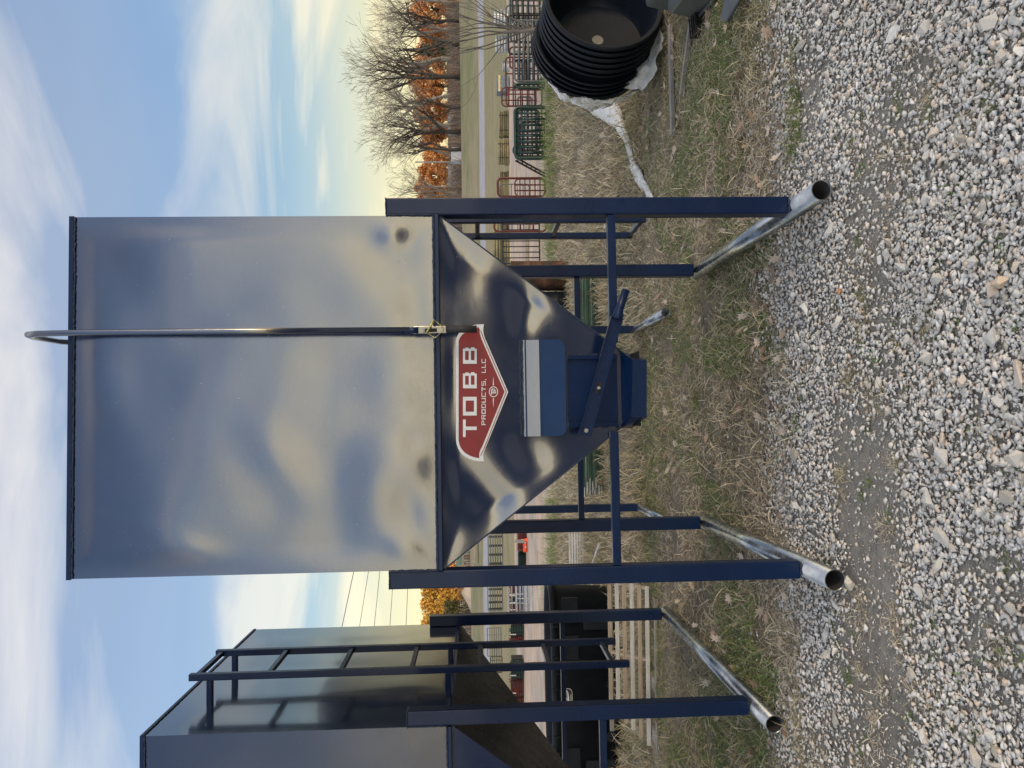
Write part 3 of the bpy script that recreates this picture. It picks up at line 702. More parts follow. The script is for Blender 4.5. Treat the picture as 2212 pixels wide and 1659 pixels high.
# thin line along the lower edges: white border has a fine red line
mb = MB()
for A_, B_ in (((868, 335), (902, 425)), ((902, 425), (1092, 869)), ((1092, 869), (902, 1352)), ((902, 1352), (868, 1425))):
    a_, b_ = dc(*A_, LIFT+.001), dc(*B_, LIFT+.001); mb.beam(a_, b_, .0034, .0006, (0, 1, 0))
mb.build('decal_line', m_red, b1)
LET = {'T': [(0,4,5,5),(2,0,3,4)], 'O': [(0,0,1,5),(4,0,5,5),(1,4,4,5),(1,0,4,1)], 'B': [(0,0,1.1,5),(1.1,4.2,4.6,5),(1.1,2.1,4.6,2.9),(1.1,0,4.6,.8),(3.9,2.9,4.9,4.2),(4.0,.8,5,2.1)],
 'P': [(0,0,1,5),(1,4.2,4.6,5),(1,2,4.6,2.8),(4,2.8,5,4.2)], 'R': [(0,0,1,5),(1,4.2,4.6,5),(1,2,4.6,2.8),(4,2.8,5,4.2),(3.6,0,4.8,2)], 'D': [(0,0,1,5),(1,4.2,4.5,5),(1,0,4.5,.8),(4.2,.8,5,4.2)],
 'U': [(0,0,1,5),(4,0,5,5),(1,0,4,.8)], 'C': [(0,0,1,5),(1,4.2,5,5),(1,0,5,.8)], 'S': [(0,4.2,5,5),(0,2.8,1,4.2),(0,2.1,5,2.8),(4,.8,5,2.1),(0,0,5,.8)], 'L': [(0,0,1,5),(1,0,4.6,.8)], ',': [(0,-1,.8,.8)]}
def letter(mb, ch, cy0, cy1, cx0, cx1, lift):   # cy0 = left edge (large cy), cy1 = right edge; cx0 top, cx1 bottom
    for (x0, y0, x1, y1) in LET[ch]:
        a = cy0+(cy1-cy0)*x0/5; b = cy0+(cy1-cy0)*x1/5; t_ = cx1+(cx0-cx1)*y1/5; u = cx1+(cx0-cx1)*y0/5
        mb.add([dc(t_, a, lift), dc(t_, b, lift), dc(u, b, lift), dc(u, a, lift)], [(0, 1, 2, 3)])
LL = LIFT+.002
for ch, a, b in (('T', 1262, 1110), ('O', 1075, 912), ('B', 838, 698), ('B', 624, 482)):
    mb = MB(); letter(mb, ch, a, b, 714, 834, LL); mb.build('letter', m_white, b1)
x = 1158
for ch, w_ in zip('PRODUCTS,', [39]*8+[14]):
    mb = MB(); letter(mb, ch, x, x-w_+(0 if ch != ',' else -22), 876, 912, LL); mb.build('letter', m_white, b1); x -= w_+10
for ch, a in (('L', 703), ('L', 660), ('C', 618)):
    mb = MB(); letter(mb, ch, a, a-36, 876, 912, LL); mb.build('letter', m_white, b1)
mb = MB(); n = 28
for r0_, r1_ in ((40, 34),):
    vs = []
    for k in range(n):
        t_ = 2*PI*k/n; vs += [dc(980+r0_*math.cos(t_), 868+r0_*1.18*math.sin(t_), LL), dc(980+r1_*math.cos(t_), 868+r1_*1.18*math.sin(t_), LL)]
    mb.add(vs, [(2*k, 2*k+1, (2*k+3) % (2*n), (2*k+2) % (2*n)) for k in range(n)])
mb.add([dc(978, 730, LL), dc(974, 812, LL), dc(984, 812, LL)], [(0, 1, 2)]); mb.add([dc(978, 1010, LL), dc(974, 926, LL), dc(984, 926, LL)], [(0, 2, 1)])
for (a, b, c, d) in ((958, 895, 966, 848), (966, 882, 1004, 873), (972, 866, 1004, 858), (966, 858, 972, 846), (984, 858, 992, 842), (966, 846, 984, 840)):
    mb.add([dc(a, b, LL), dc(a, d, LL), dc(c, d, LL), dc(c, b, LL)], [(0, 1, 2, 3)])
mb.build('emblem', m_white, b1)

# ---- left bin
X2, Y2, W2, L2 = -1.8514, 4.1902, 1.62, 1.996
D2 = L2+.085
cxo = -W2/2
b2 = empty('feed_bin', (X2 + cxo*math.cos(YAW), Y2 + cxo*math.sin(YAW), 0), YAW, label='navy blue overhead feed bin with a full side ladder, at the left edge', cat='feed bin', group='navy overhead feed bins')
f2 = bin_local(X2, Y2)
h2 = W2/2
def disp3(x, z): return .008*mn.noise(Vector((x*1.6, z*1.3, 11))) + .0015*mn.noise(Vector((x*4, z*3, 12)))
V, F = panel(60, 60, -h2, h2, ZS+.012, ZT-.02, disp3); npmesh('front_panel', V, F, m_body2, b2, smooth=True)
def disp4(y, z): return .010*mn.noise(Vector((y*1.3, z*1.0, 21))) + .0035*mn.noise(Vector((y*3.4, z*1.6, 22)))
V, F = panel(80, 80, 0, D2, ZS+.004, ZT-.004, disp4); V = [(h2 - p[1], p[0], p[2]) for p in V]; npmesh('right_wall', V, F, m_side, b2, smooth=True)
mb = MB(); mb.poly([(-h2, 0, ZS), (-h2, D2, ZS), (-h2, D2, ZT), (-h2, 0, ZT)]); mb.poly([(-h2, D2, ZS), (h2, D2, ZS), (h2, D2, ZT), (-h2, D2, ZT)]); mb.build('side_walls', m_side, b2)
MB().slab([(-h2, .002, ZT-.006), (h2, .002, ZT-.006), (h2, D2, ZT-.006), (-h2, D2, ZT-.006)], (0, 0, .006)).build('roof', m_body, b2)
MB().box((-h2-.004, -.006, ZT-.02), (h2+.004, 0, ZT+.003)).build('top_rim', m_leg, b2, bevel=.002)
MB().box((h2, -.004, ZT-.012), (h2+.006, D2, ZT+.002)).build('top_rim', m_leg, b2, bevel=.002)
MB().box((-h2, -.018, ZS-.016), (h2, .02, ZS+.004)).build('seam_flange', m_leg, b2, bevel=.003)
MB().box((h2-.02, .086, ZS-.016), (h2+.014, D2, ZS+.002)).build('seam_flange', m_leg, b2, bevel=.003)
mb = MB(); weld(mb, (-h2, -.012, ZS+.009), (h2, -.012, ZS+.009), .006); weld(mb, (h2+.004, .09, ZS+.008), (h2+.004, D2, ZS+.008), .005); weld(mb, (h2, -.004, ZT-.024), (-h2, -.004, ZT-.024), .005); weld(mb, (h2+.004, 0, ZT-.016), (h2+.004, D2, ZT-.016), .004)
mb.build('weld_bead', m_weld, b2, kind='stuff')
xl2, xr2 = -.16, .16; zb2 = zb; fh = lambda z: .01+(ZS-z)*TS
A = [(-h2, fh(ZS), ZS-.016), (h2, fh(ZS), ZS-.016), (h2, D2, ZS-.016), (-h2, D2, ZS-.016)]; Bq = [(xl2, fh(zb2), zb2), (xr2, fh(zb2), zb2), (xr2, .42, zb2), (xl2, .42, zb2)]
MB().poly([A[0], A[1], Bq[1], Bq[0]]).build('hopper_front', m_body2, b2)
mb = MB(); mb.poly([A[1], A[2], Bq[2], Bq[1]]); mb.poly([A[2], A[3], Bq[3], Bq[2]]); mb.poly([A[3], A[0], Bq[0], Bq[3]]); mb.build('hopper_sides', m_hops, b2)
MB().box((xl2, -.04, zb2-.12), (xr2, .42, zb2-.001)).build('chute', m_leg, b2)
for s_ in (-1, 1):
    x0, x1 = sorted((s_*(h2+.001), s_*xr2)); MB().box((x0, 0, .918), (x1, .038, .956)).build('crossbar', m_leg, b2, bevel=.003)
MB().box((-h2-.001, L2+.02, .918), (h2+.001, L2+.058, .956)).build('crossbar', m_leg, b2, bevel=.003)
legs_and_frame(b2, W2, W2+.17, L2, m_leg, L2+.1)
ladder(b2, h2+.16, .45, .92, .70, 3.33, [.80, 1.19, 1.60, 2.02, 2.445, 2.87, 3.29], h2, m_leg)

# ---- third bin straight behind the main one (only its legs and skids show below)
b3 = empty('feed_bin', (-.34, 7.25, 0), YAW, label='navy feed bin standing directly behind the decal bin, only legs and skids showing', cat='feed bin', group='navy overhead feed bins')
W3 = 1.62; h3 = W3/2
mb = MB(); mb.box((-h3, 0, ZS), (h3, 1.3, 3.1)); mb.build('body', m_side, b3)
A = [(-h3, 0, ZS), (h3, 0, ZS), (h3, 1.3, ZS), (-h3, 1.3, ZS)]; Bq = [(-.15, .05, zb), (.15, .05, zb), (.15, .4, zb), (-.15, .4, zb)]
mb = MB(); [mb.poly([A[i], A[(i+1) % 4], Bq[(i+1) % 4], Bq[i]]) for i in range(4)]; mb.build('hopper', m_side, b3)
for s_ in (-1, 1):
    x0, x1 = sorted((s_*(h3+.002), s_*(h3+.072)));
    MB().box((x0, 0, .10), (x1, .07, 1.95)).build('leg', m_leg, b3, bevel=.005)
    MB().pipe((s_*(h3+.04), -1.15, .07), (s_*(h3+.04), .12, .07), .038, .034).build('skid_pipe', m_skid, b3)

# ---------------------------------------------------------------- black stock tanks nested on edge, with plastic sheeting
AX = Vector((-.50, .86, .0)).normalized()
def tank_part(name, parent, inside):
    pr = [(.485, .0), (.497, .012), (.490, .028), (.466, .034), (.455, .05), (.44, .20), (.425, .36), (.39, .40), (.0, .405)] if not inside else [(.462, .001), (.452, .006), (.446, .06), (.428, .10), (.424, .20), (.408, .24), (.40, .33), (.37, .375)]
    mb = MB(); mb.lathe(pr, 56, squash=(1.28, 1)); return mb.build(name, m_blackp, parent)
Rt = AX.to_track_quat('Z', 'Y').to_matrix().to_4x4()
xx = Vector((0, 0, 1)).cross(AX).normalized()
Rt = Matrix((xx, Vector((0, 0, 1)), AX)).transposed()
if Rt.determinant() < 0: Rt = Matrix((-xx, Vector((0, 0, 1)), AX)).transposed()
c00 = at(1300, 0, 6.35)
zc0 = .50
t0 = empty('stock_tank', (c00.x, c00.y, zc0), 0, label='frontmost black plastic stock tank of the nested stack, its dusty inside facing out', cat='stock tank', group='black stock tanks nested on edge')
t0.rotation_euler = (Rt.to_4x4()).to_euler()
tank_part('shell', t0, False); tank_part('inner_wall', t0, True)
MB().lathe([(.37, .3745), (.2, .377), (.0, .372)], 48, squash=(1.28, 1)).build('tank_floor', m_blackd, t0)
MB().lathe([(.485, -.003), (.462, -.001)], 56, squash=(1.28, 1)).build('rim', m_blackp, t0)
names = ['second', 'third', 'fourth', 'fifth', 'sixth', 'seventh', 'eighth', 'ninth', 'tenth']
tprev = []
for i in range(9):
    d = .052*(i+1) + (.035 if i >= 5 else 0) - (.012*(i-5) if i > 5 else 0)
    c = t0.copy(); COL.objects.link(c); c.location = Vector(t0.location) + AX*d + Vector((0, 0, .012*(i+1)*(.5 if i < 5 else .8)))
    c['label'] = f'{names[i]} rim from the front in the nested stack of black stock tanks'
    for ch in CH[t0.name][:1]:
        k = ch.copy(); COL.objects.link(k); k.parent = c; k.scale = (1, 1, .28 if i > 3 else 1)
def crumple(name, rows, mat, amp=.03, fr=6, **k):
    # rows: list of lists of points; bilinear patch refined and crumpled
    nu, nv = 60, 40; R0 = rows; V = []
    m_ = len(R0)-1; n_ = len(R0[0])-1
    for i in range(nu+1):
        u = i/nu*m_; iu = min(int(u), m_-1); fu = u-iu
        for j in range(nv+1):
            v = j/nv*n_; iv = min(int(v), n_-1); fv = v-iv
            p = (R0[iu][iv]*(1-fu)+R0[iu+1][iv]*fu)*(1-fv) + (R0[iu][iv+1]*(1-fu)+R0[iu+1][iv+1]*fu)*fv
            w = Vector([abs(mn.noise(p*fr+Vector((o_, 0, 0))))-.25 + .5*mn.noise(p*fr*2.7+Vector((o_, 3, 0))) for o_ in (0, 17, 31)])
            q = p + w*amp*1.8; q.z = max(q.z, .008); V.append(q)
    F = [(i*(nv+1)+j, i*(nv+1)+j+1, (i+1)*(nv+1)+j+1, (i+1)*(nv+1)+j) for i in range(nu) for j in range(nv)]
    o = npmesh(name, [tuple(v) for v in V], F, mat, smooth=True, **k); return o
Yp = 6.85
def wrap(name, d0, d1, a0, a1, rr0, rr1, label, seed=0):      # sheet hugging the sides of the stack
    V = []; nu, nv = 120, 26; bs = Vector(t0.location)
    for i in range(nu+1):
        t_ = a0+(a1-a0)*i/nu
        e0 = d0 + .05*mn.noise(Vector((i*.13, seed, 0)))+.03*mn.noise(Vector((i*.5, seed, 0))); e1 = d1 + .07*mn.noise(Vector((i*.11, seed+5, 0)))+.04*mn.noise(Vector((i*.45, seed, 3)))
        for j in range(nv+1):
            f = j/nv; d = e0+(e1-e0)*f; rad = rr0+(rr1-rr0)*f; q = Vector((math.cos(t_)*rad*1.28, math.sin(t_)*rad, d)); w = abs(mn.noise(q*9+Vector((seed, 0, 0))))*.05+.018*mn.noise(q*26)
            q = Vector((math.cos(t_)*(rad+w)*1.28, math.sin(t_)*(rad+w), d+w*.4)); p = bs + Rt @ q; p.z += .06*d; V.append((p.x, p.y, max(p.z, .012)))
    F = [(i*(nv+1)+j, i*(nv+1)+j+1, (i+1)*(nv+1)+j+1, (i+1)*(nv+1)+j) for i in range(nu) for j in range(nv)]
    return npmesh(name, V, F, m_film, smooth=True, label=label, category='plastic sheet')
wrap('plastic_sheet', .46, .64, 0, 2*PI, .510, .42, 'white plastic wrap bunched around the back end of the stacked tanks', 2)
crumple('plastic_sheet', [[at(1178, -60, 7.2), at(1174, 30, 7.25), at(1186, 90, 7.25), at(1212, 140, 7.2), at(1240, 170, 7.1), at(1262, 196, 7.0)],
                          [at(1186, -60, 7.0), at(1181, 30, 7.1), at(1194, 84, 7.1), at(1224, 136, 7.05), at(1258, 172, 6.95), at(1292, 212, 6.85)]], m_film, .015, 6,
        label='white plastic wrap draped over the far side of the stacked tanks', category='plastic sheet')
crumple('plastic_sheet', [[at(1216, 88, 6.75), at(1238, 118, 6.7), at(1290, 142, 6.6), at(1350, 146, 6.5), at(1395, 120, 6.45), at(1422, 40, 6.4)],
                          [at(1235, 120, 6.75), at(1262, 160, 6.7), at(1310, 176, 6.6), at(1365, 182, 6.45), at(1404, 150, 6.35), at(1428, 60, 6.3)],
                          [at(1252, 150, 6.8), at(1280, 186, 6.7), at(1325, 190, 6.6), at(1385, 192, 6.4), at(1412, 160, 6.3), at(1432, 80, 6.25)]], m_film, .03, 6,
        label='torn crumpled plastic wrap bunched under the front of the stacked tanks', category='plastic sheet')
pth = []; rs = []
for (px, py, w) in [(1225, 140, .10), (1256, 172, .19), (1288, 200, .22), (1318, 228, .18), (1338, 262, .10), (1352, 300, .055), (1362, 335, .05), (1364, 358, .06), (1376, 384, .075), (1386, 402, .04), (1396, 420, .05), (1408, 445, .03)]:
    q_ = gnd(px, py, .05); pth.append(q_); rs.append(w*1.0)
fine = []; fr_ = []
for i in range(len(pth)-1):
    for k in range(9): t_ = k/9; fine.append(pth[i].lerp(pth[i+1], t_)); fr_.append(rs[i]*(1-t_)+rs[i+1]*t_)
fine = [Vector((p.x + .02*mn.noise(p*5), p.y+.02*mn.noise(p*6+Vector((3, 3, 3))), hz(p.x, p.y)+r*.5+.012*mn.noise(p*8))) for p, r in zip(fine, fr_)]
mb = MB(); mb.tube(fine, .05, 20, rs=fr_, squash=.45)
for i, v in enumerate(mb.v):
    vv = Vector(v); tw = mn.noise(Vector((vv.x*16, vv.y*16, vv.z*16)))*.022 + mn.noise(Vector((vv.x*40, vv.y*14, vv.z*40)))*.012; mb.v[i] = (vv.x+tw, vv.y-tw, max(.004, vv.z+tw))
mb.build('plastic_sheet', m_film, label='twisted rope of dirty white plastic trailing across the weeds from the tanks', cat='plastic sheet')

# grey tubs at the right edge
for k, (px0, px1, py, Y, nm) in enumerate([(1426, 1512, 6, 5.15, 'upper grey plastic feed tub at the right edge with a curved lip'), (1480, 1566, 20, 4.85, 'lower grey plastic feed tub at the right edge resting on the weeds')]):
    a = at(px0, py, Y); b_ = at(px1, py, Y); e = empty('feed_tub', (a.x+.09, Y, 0), -.15, label=nm, cat='tub', group='grey plastic tubs')
    z0, z1 = max(.02, b_.z), a.z; w = .8
    mb = MB(); V = [(0, 0, z0), (w, 0, z0), (w, .5, z0), (0, .5, z0), (.03, .03, z1), (w-.03, .03, z1), (w-.03, .47, z1), (.03, .47, z1)]
    mb.add(V, [(0,3,2,1),(4,5,6,7),(0,1,5,4),(1,2,6,5),(2,3,7,6),(3,0,4,7)]); mb.build('body', m_greyp, e, bevel=.03)
    mb = MB(); mb.box((-.012, -.012, z0-.004), (w+.012, .512, z0+.02)); mb.build('lip', m_greyp, e, bevel=.008)
a = at(1572, 46, 4.35); e = empty('plastic_tray', (0, 0, 0), 0, label='bent grey plastic tray lying on the grass under the tubs at the right edge', cat='tray')
q = [at(1562, 40, 4.5), at(1572, 47, 4.45), gnd(1617, -40, .03), at(1585, -60, 4.5)]
mb = MB(); mb.slab(q, (.01, .02, .012)); mb.build('panel', m_greyp, e, bevel=.004); mb = MB(); mb.tube([q[1], q[2]], .012, 8); mb.build('rolled_edge', m_greyp, e)

# planks on the ground
def plank(p, q, w, t_, mat, label, z=.03, cat='plank', group=None, name='plank'):
    p = Vector((p[0], p[1], 0)); q = Vector((q[0], q[1], 0)); p.z = hz(p.x, p.y)+z; q.z = hz(q.x, q.y)+z
    mb = MB(); mb.beam(p, q, w, t_); o = mb.build(name, mat, bevel=.003, label=label, cat=cat, group=group); return o
plank(gnd(1452, 55), gnd(1460, 292), .055, .03, m_woodg, 'longer grey weathered board lying in the weeds below the black tanks')
plank(gnd(1506, 20), gnd(1480, 205), .035, .03, m_woodg, 'narrow grey board lying in the weeds beside the grey tubs')
p = gnd(1520, 55, .02); e = empty('plastic_crate', (p.x, p.y, .02), .2, label='small black plastic grid crate lying beside the grey tubs', cat='crate')
mb = MB()
for i in range(5): mb.box((i*.045, 0, 0), (i*.045+.008, .14, .05))
for j in range(4): mb.box((0, j*.044, .0505), (.19, j*.044+.008, .058))
mb.build('grid', m_blk, e)
for (a, b_, lb) in (((1304, 1177), (1290, 1216), 'short pointed white stake lying in the weeds between the two left legs'), ((1287, 1262), (1277, 1292), 'short white stake lying in the weeds next to the slatted panel')):
    plank(gnd(*a), gnd(*b_), .05, .03, m_woodw, lb, .05, 'stake', 'white stakes in the weeds', 'stake')
plank(gnd(1318, 492), gnd(1318, 470), .03, .02, m_woodw, 'tiny white tag lying in the weeds under the ladder', .06, 'tag', name='tag')

# slatted wooden rack (left) and white slatted panel
e = empty('slatted_rack', tuple(gnd(1414, 1262)), 0, label='weathered wooden slat rack lying tilted in the grass below the left bin', cat='rack')
LX0 = gnd(1412, 1262).x; LX1 = gnd(1412, 1600).x; base = gnd(1414, 1420); by = base.y
e.location = (LX0, by, 0)
n = 6
for i in range(n):
    t_ = i/(n-1); z = .045 + .30*t_; y = .0 + .28*t_; x_r = -.02 + (-.0)*t_; x_l = (LX1-LX0)*(1-.16*t_)
    o = MB().box((x_l, y-.01, z), (x_r, y+.012, z+.036)).build('slat', m_woodw if i % 2 == 0 else m_wood, e, bevel=.003)
for xq in (-.05, (LX1-LX0)*.48, (LX1-LX0)*.80):
    MB().beam((xq, .024, .035), (xq, .30, .36), .045, .02, (1, 0, 0)).build('batten', m_wood, e, bevel=.003)
for xq in ((LX1-LX0)*.6, (LX1-LX0)*.92): MB().box((xq-.06, -.12, .0), (xq+.06, .02, .035)).build('support_block', m_woodg, e, bevel=.004)
MB().box(((LX1-LX0)*1.0, -.16, .005), (-.10, -.12, .03)).build('ground_board', m_woodg, e, bevel=.003)
MB().box((LX1-LX0, .31, .33), (-.0, .33, .37)).build('top_rail', m_woodg, e, bevel=.003)
p0 = gnd(1263, 1150); p1 = gnd(1263, 1322)
e = empty('white_pallet', (p0.x, p0.y, 0), 0, label='low white painted slatted pallet lying in the weeds beyond the leg', cat='pallet')
for i in range(6):
    MB().box((p1.x-p0.x-.15, -.01+.05*i, .02+.034*i), (.02+.012*i, .012+.05*i, .044+.034*i)).build('slat', m_woodw, e, bevel=.002)
for xq in (-.05, p1.x-p0.x): MB().beam((xq, .03, .01), (xq, .30, .22), .05, .02, (1, 0, 0)).build('batten', m_woodg, e)

# black oval stock tank with maker's label (behind the left bin)
Yt = 8.6; rr = at(1190, 1283, Yt); zt_r = .68; L_t, W_t = 2.35, 1.0
cxx = at(1200, 1283, Yt).x - L_t/2
e = empty('stock_tank', (cxx, Yt+.5, 0), .03, label='large black oval stock tank with a white oval maker label, behind the left bin', cat='stock tank')
def oval(mb, prof, n=64):
    vs = []; fs = []
    for (s_, z) in prof:
        for k in range(n):
            t_ = 2*PI*k/n; c, d = math.cos(t_), math.sin(t_); ex = .62
            vs.append((math.copysign(abs(c)**ex, c)*(L_t/2-s_), math.copysign(abs(d)**ex, d)*(W_t/2-s_), z))
    for i in range(len(prof)-1):
        for k in range(n): fs.append((i*n+k, i*n+(k+1) % n, (i+1)*n+(k+1) % n, (i+1)*n+k))
    mb.add(vs, fs, True)
    return mb
ztk = rr.z
oval(MB(), [(.14, .0), (.115, ztk*.30), (.095, ztk*.32), (.085, ztk*.56), (.062, ztk*.58), (.05, ztk*.86), (.045, ztk-.09)]).build('shell', m_blackp, e)
oval(MB(), [(.04, ztk-.09), (.0, ztk-.085), (-.008, ztk-.03), (.0, ztk), (.03, ztk+.002), (.05, ztk-.02), (.08, .1), (.4, .08)]).build('rim', m_blackp, e)
lx_q = at(1225, 1525, Yt).x - cxx
mb = MB()
for k in range(12):
    xk = -L_t/2+.2+k*.175; mb.box((xk, -W_t/2-.018, ztk-.075), (xk+.02, -W_t/2+.02, ztk-.012))
mb.build('rim_ribs', m_blackp, e, bevel=.004)
for k in range(5):
    xk = -L_t/2+.30+k*.42
    if abs(xk+.14-lx_q) > .3: MB().box((xk, -W_t/2+.055, ztk*.60), (xk+.28, -W_t/2+.12, ztk*.84)).build('side_panel', m_blackp, e, bevel=.015)
    MB().box((xk-.1, -W_t/2+.085, ztk*.10), (xk+.12, -W_t/2+.16, ztk*.54)).build('side_panel', m_blackp, e, bevel=.02)
lx_ = at(1225, 1525, Yt-.0).x - cxx
def plate(w, h, z, lift, mat, name, squ=1.0, n=36, dx=0):
    mb = MB(); mb.slab([(lx_+dx+math.copysign(abs(math.cos(2*PI*k/n))**squ, math.cos(2*PI*k/n))*w, -W_t/2+.045-lift, z+math.copysign(abs(math.sin(2*PI*k/n))**squ, math.sin(2*PI*k/n))*h) for k in range(n)], (0, .001, 0)); return mb.build(name, mat, e)
zl_ = at(1226, 1515, Yt).z
plate(.165, .062, zl_, .004, m_white, 'label_plate', .45); plate(.160, .057, zl_, .0055, m_blk, 'label_field', .45); plate(.148, .036, zl_+.012, .007, m_white, 'label_oval', .8)
def text(s_, size, x, z, y, mat, parent, name='lettering', bold=0):
    cu = bpy.data.curves.new('t', 'FONT'); cu.body = s_; cu.size = size; cu.align_x = 'CENTER'; cu.align_y = 'CENTER'; cu.extrude = .0004; cu.offset = bold
    o = bpy.data.objects.new('t', cu); COL.objects.link(o); dg = bpy.context.evaluated_depsgraph_get(); me = bpy.data.meshes.new_from_object(o.evaluated_get(dg))
    bpy.data.objects.remove(o); me.materials.clear(); me.materials.append(mat); r = bpy.data.objects.new(name, me); COL.objects.link(r); r.parent = parent; r.location = (x, y, z); r.rotation_euler = (PI/2, 0, 0); return r
yl_ = -W_t/2+.045-.0085
text('Rubbermaid', .052, lx_, zl_+.012, yl_, m_blk, e, bold=.0006); text('Commercial Products', .022, lx_, zl_-.042, yl_, m_white, e, bold=.0004); text('568 Liter', .022, lx_+.11, zl_+.085, yl_+.004, m_white, e)

# green t-posts lying in a bundle
a = gnd(1298, 600); b_ = gnd(1300, 1058); e = empty('post_bundle', ((a.x+b_.x)/2, a.y, 0), .02, label='bundle of long green steel fence posts lying in the weeds behind the chute', cat='fence posts')
L = a.x-b_.x
for i in range(26):
    z = .03+.036*(i % 8)+random.uniform(0, .01); y = .05*(i//8)+random.uniform(-.01, .01); dx = random.uniform(-.06, .06)
    p_ = Vector((-L/2+dx, y, z)); q_ = Vector((L/2+dx, y+.02, z+random.uniform(-.01, .01)))
    o = MB().beam(p_, q_, .026, .007).beam(p_+Vector((0, 0, -.011)), q_+Vector((0, 0, -.011)), .005, .015).build('post', m_tpost, e)
    o2 = MB().beam(p_+Vector((-.001, 0, 0)), p_+Vector((.12, .001, 0)), .029, .010).build('white_tip', m_woodw, o)

# rusty drum and black drum
def drum(px_t, px_b, py, r, mat, lb, rz_=0):
    c = gnd(px_b, py); h = at(px_t, py, c.y).z
    e = empty('oil_drum', (c.x, c.y+r, 0), 0, label=lb, cat='drum')
    pr = [(r*.97, 0), (r, .01)]
    for k in (1, 2):
        z = h*k/3; pr += [(r, z-.03), (r*1.035, z), (r, z+.03)]
    pr += [(r, h-.02), (r*1.03, h-.008), (r*1.03, h), (r*.97, h), (r*.95, h-.015), (0, h-.015)]
    MB().lathe(pr, 40).build('shell', mat, e); MB().tube([(r*.5, 0, h-.0145), (r*.5, 0, h)], .03, 10).build('bung', mat, e)
drum(1105, 1229, 591, .26, m_rust, 'rusty banded steel drum partly hidden by the right rear leg')
drum(1150, 1232, 668, .34, m_blackp, 'wide low black plastic drum standing just left of the rusty one')

# ---------------------------------------------------------------- gates, panels and stock in the yard
def gate(p, q, ztop, zbot, bars, mat, label, r=.022, vertical=False, lean=0, group='tube gates in the yard', verts=0, name='tube_gate', rb=None):
    p = Vector((p[0], p[1], 0)); q = Vector((q[0], q[1], 0)); L = (q-p).length; d = (q-p).normalized()
    e = empty(name, (p.x, p.y, hz(p.x, p.y)), math.atan2(d.y, d.x), label=label, cat='gate', group=group); rb = rb or r*.8
    def pt(x, z): return Vector((x, lean*(z-zbot), z))
    c = min(.09, (ztop-zbot)*.2); fr = []
    for (cx, cz, a0) in ((L-c, zbot+c, -PI/2), (L-c, ztop-c, 0), (c, ztop-c, PI/2), (c, zbot+c, PI)):
        for i in range(5): t_ = a0+PI/2*i/4; fr.append(pt(cx+c*math.cos(t_), cz+c*math.sin(t_)))
    fr.append(fr[0]); fr.append(fr[1])
    MB().tube(fr, r, 8, cap=False).build('frame', mat, e)
    first = None
    for i in range(bars):
        if vertical:
            x = L*(i+1)/(bars+1); a, b = pt(x, zbot+r), pt(x, ztop-r)
        else:
            z = zbot+(ztop-zbot)*(i+1)/(bars+1); a, b = pt(r, z), pt(L-r, z)
        MB().tube([a, b], rb, 8).build('bar', mat, e)
    for i in range(verts):
        x = L*(i+1)/(verts+1); MB().beam(pt(x, zbot+r)+Vector((0, -r*1.2, 0)), pt(x, ztop-r)+Vector((0, -r*1.2, 0)), .03, .01).build('upright', mat, e)
    return e
def gp(pxt, pxb, py0, py1, **k):            # from pixel extents: base line decides the distance
    a = gnd(pxb, py0); b = gnd(pxb, py1); Y = (a.y+b.y)/2; zt_ = at(pxt, (py0+py1)/2, Y).z
    return gate((b.x, Y), (a.x, Y), zt_, .03, **k)
gp(1110, 1184, 180, 40, bars=6, mat=m_grey, label='long grey tube gate standing behind the black tanks', verts=1, rb=.024)
gp(1108, 1180, 60, -60, bars=5, mat=m_blk, label='dark tube gate at the far right edge of the yard', verts=3)
gp(1112, 1189, 190, 181, bars=6, mat=m_green, label='stack of dark green gates seen edge on beside the grey gate', r=.03)
for i in range(3): gp(1112+i, 1187-i*2, 188+i*2, 182, bars=6, mat=m_green, label='dark green gate on edge, layer %s of the edge-on stack' % ['one', 'two', 'three'][i], r=.02)
gp(1084, 1160, 231, 188, bars=4, mat=m_redp, label='dark red tube gate rising above the others in front of the blue grey boxes', r=.02, verts=2)
gp(1092, 1172, 232, 120, bars=4, mat=m_redp, label='long dark red gate lying behind the grey gate', r=.018, verts=2)
gp(1118, 1150, 246, 208, bars=2, mat=m_grey, label='small grey rectangular frame left of the red gate', r=.03)
gp(1114, 1189, 344, 230, bars=8, mat=m_green, label='wide green corral panel with upright bars nearest the weeds', r=.036, vertical=True, rb=.022)
gp(1117, 1184, 340, 226, bars=5, mat=m_green, label='second green corral panel right behind the first one', r=.022, rb=.015)
gp(1120, 1178, 330, 250, bars=7, mat=m_blk, label='black panel with upright bars behind the green panels', r=.018, vertical=True)
gp(1109, 1185, 340, 318, bars=3, mat=m_green, label='narrow green gate at the end of the green panels', r=.018, lean=.2)
gp(1122, 1178, 346, 300, bars=6, mat=m_blk, label='black wire panel tangled behind the green panel end', r=.012, vertical=True)
for i, (pt_, pb_, pa_, pc_, nb, mt, vt) in enumerate([(1098, 1176, 120, 30, 5, m_blk, 2), (1102, 1168, 96, -20, 4, m_green, 3), (1110, 1172, 176, 128, 6, m_green, 1), (1094, 1160, 60, 10, 6, m_grey, 0), (1124, 1170, 326, 262, 4, m_blk, 2), (1118, 1166, 286, 236, 5, m_green, 0), (1100, 1156, 150, 100, 4, m_redp, 2)]):
    gp(pt_, pb_, pa_, pc_, bars=nb, mat=mt, verts=vt, r=.024, rb=.018, label=['black gate in the second row behind the grey gate', 'green gate in the far right tangle behind the sapling', 'short green gate just behind the grey gate', 'grey gate farthest back at the right edge', 'black gate hidden among the green corral panels', 'low green gate at the back of the corral panels', 'small red gate at the back of the right hand row'][i])
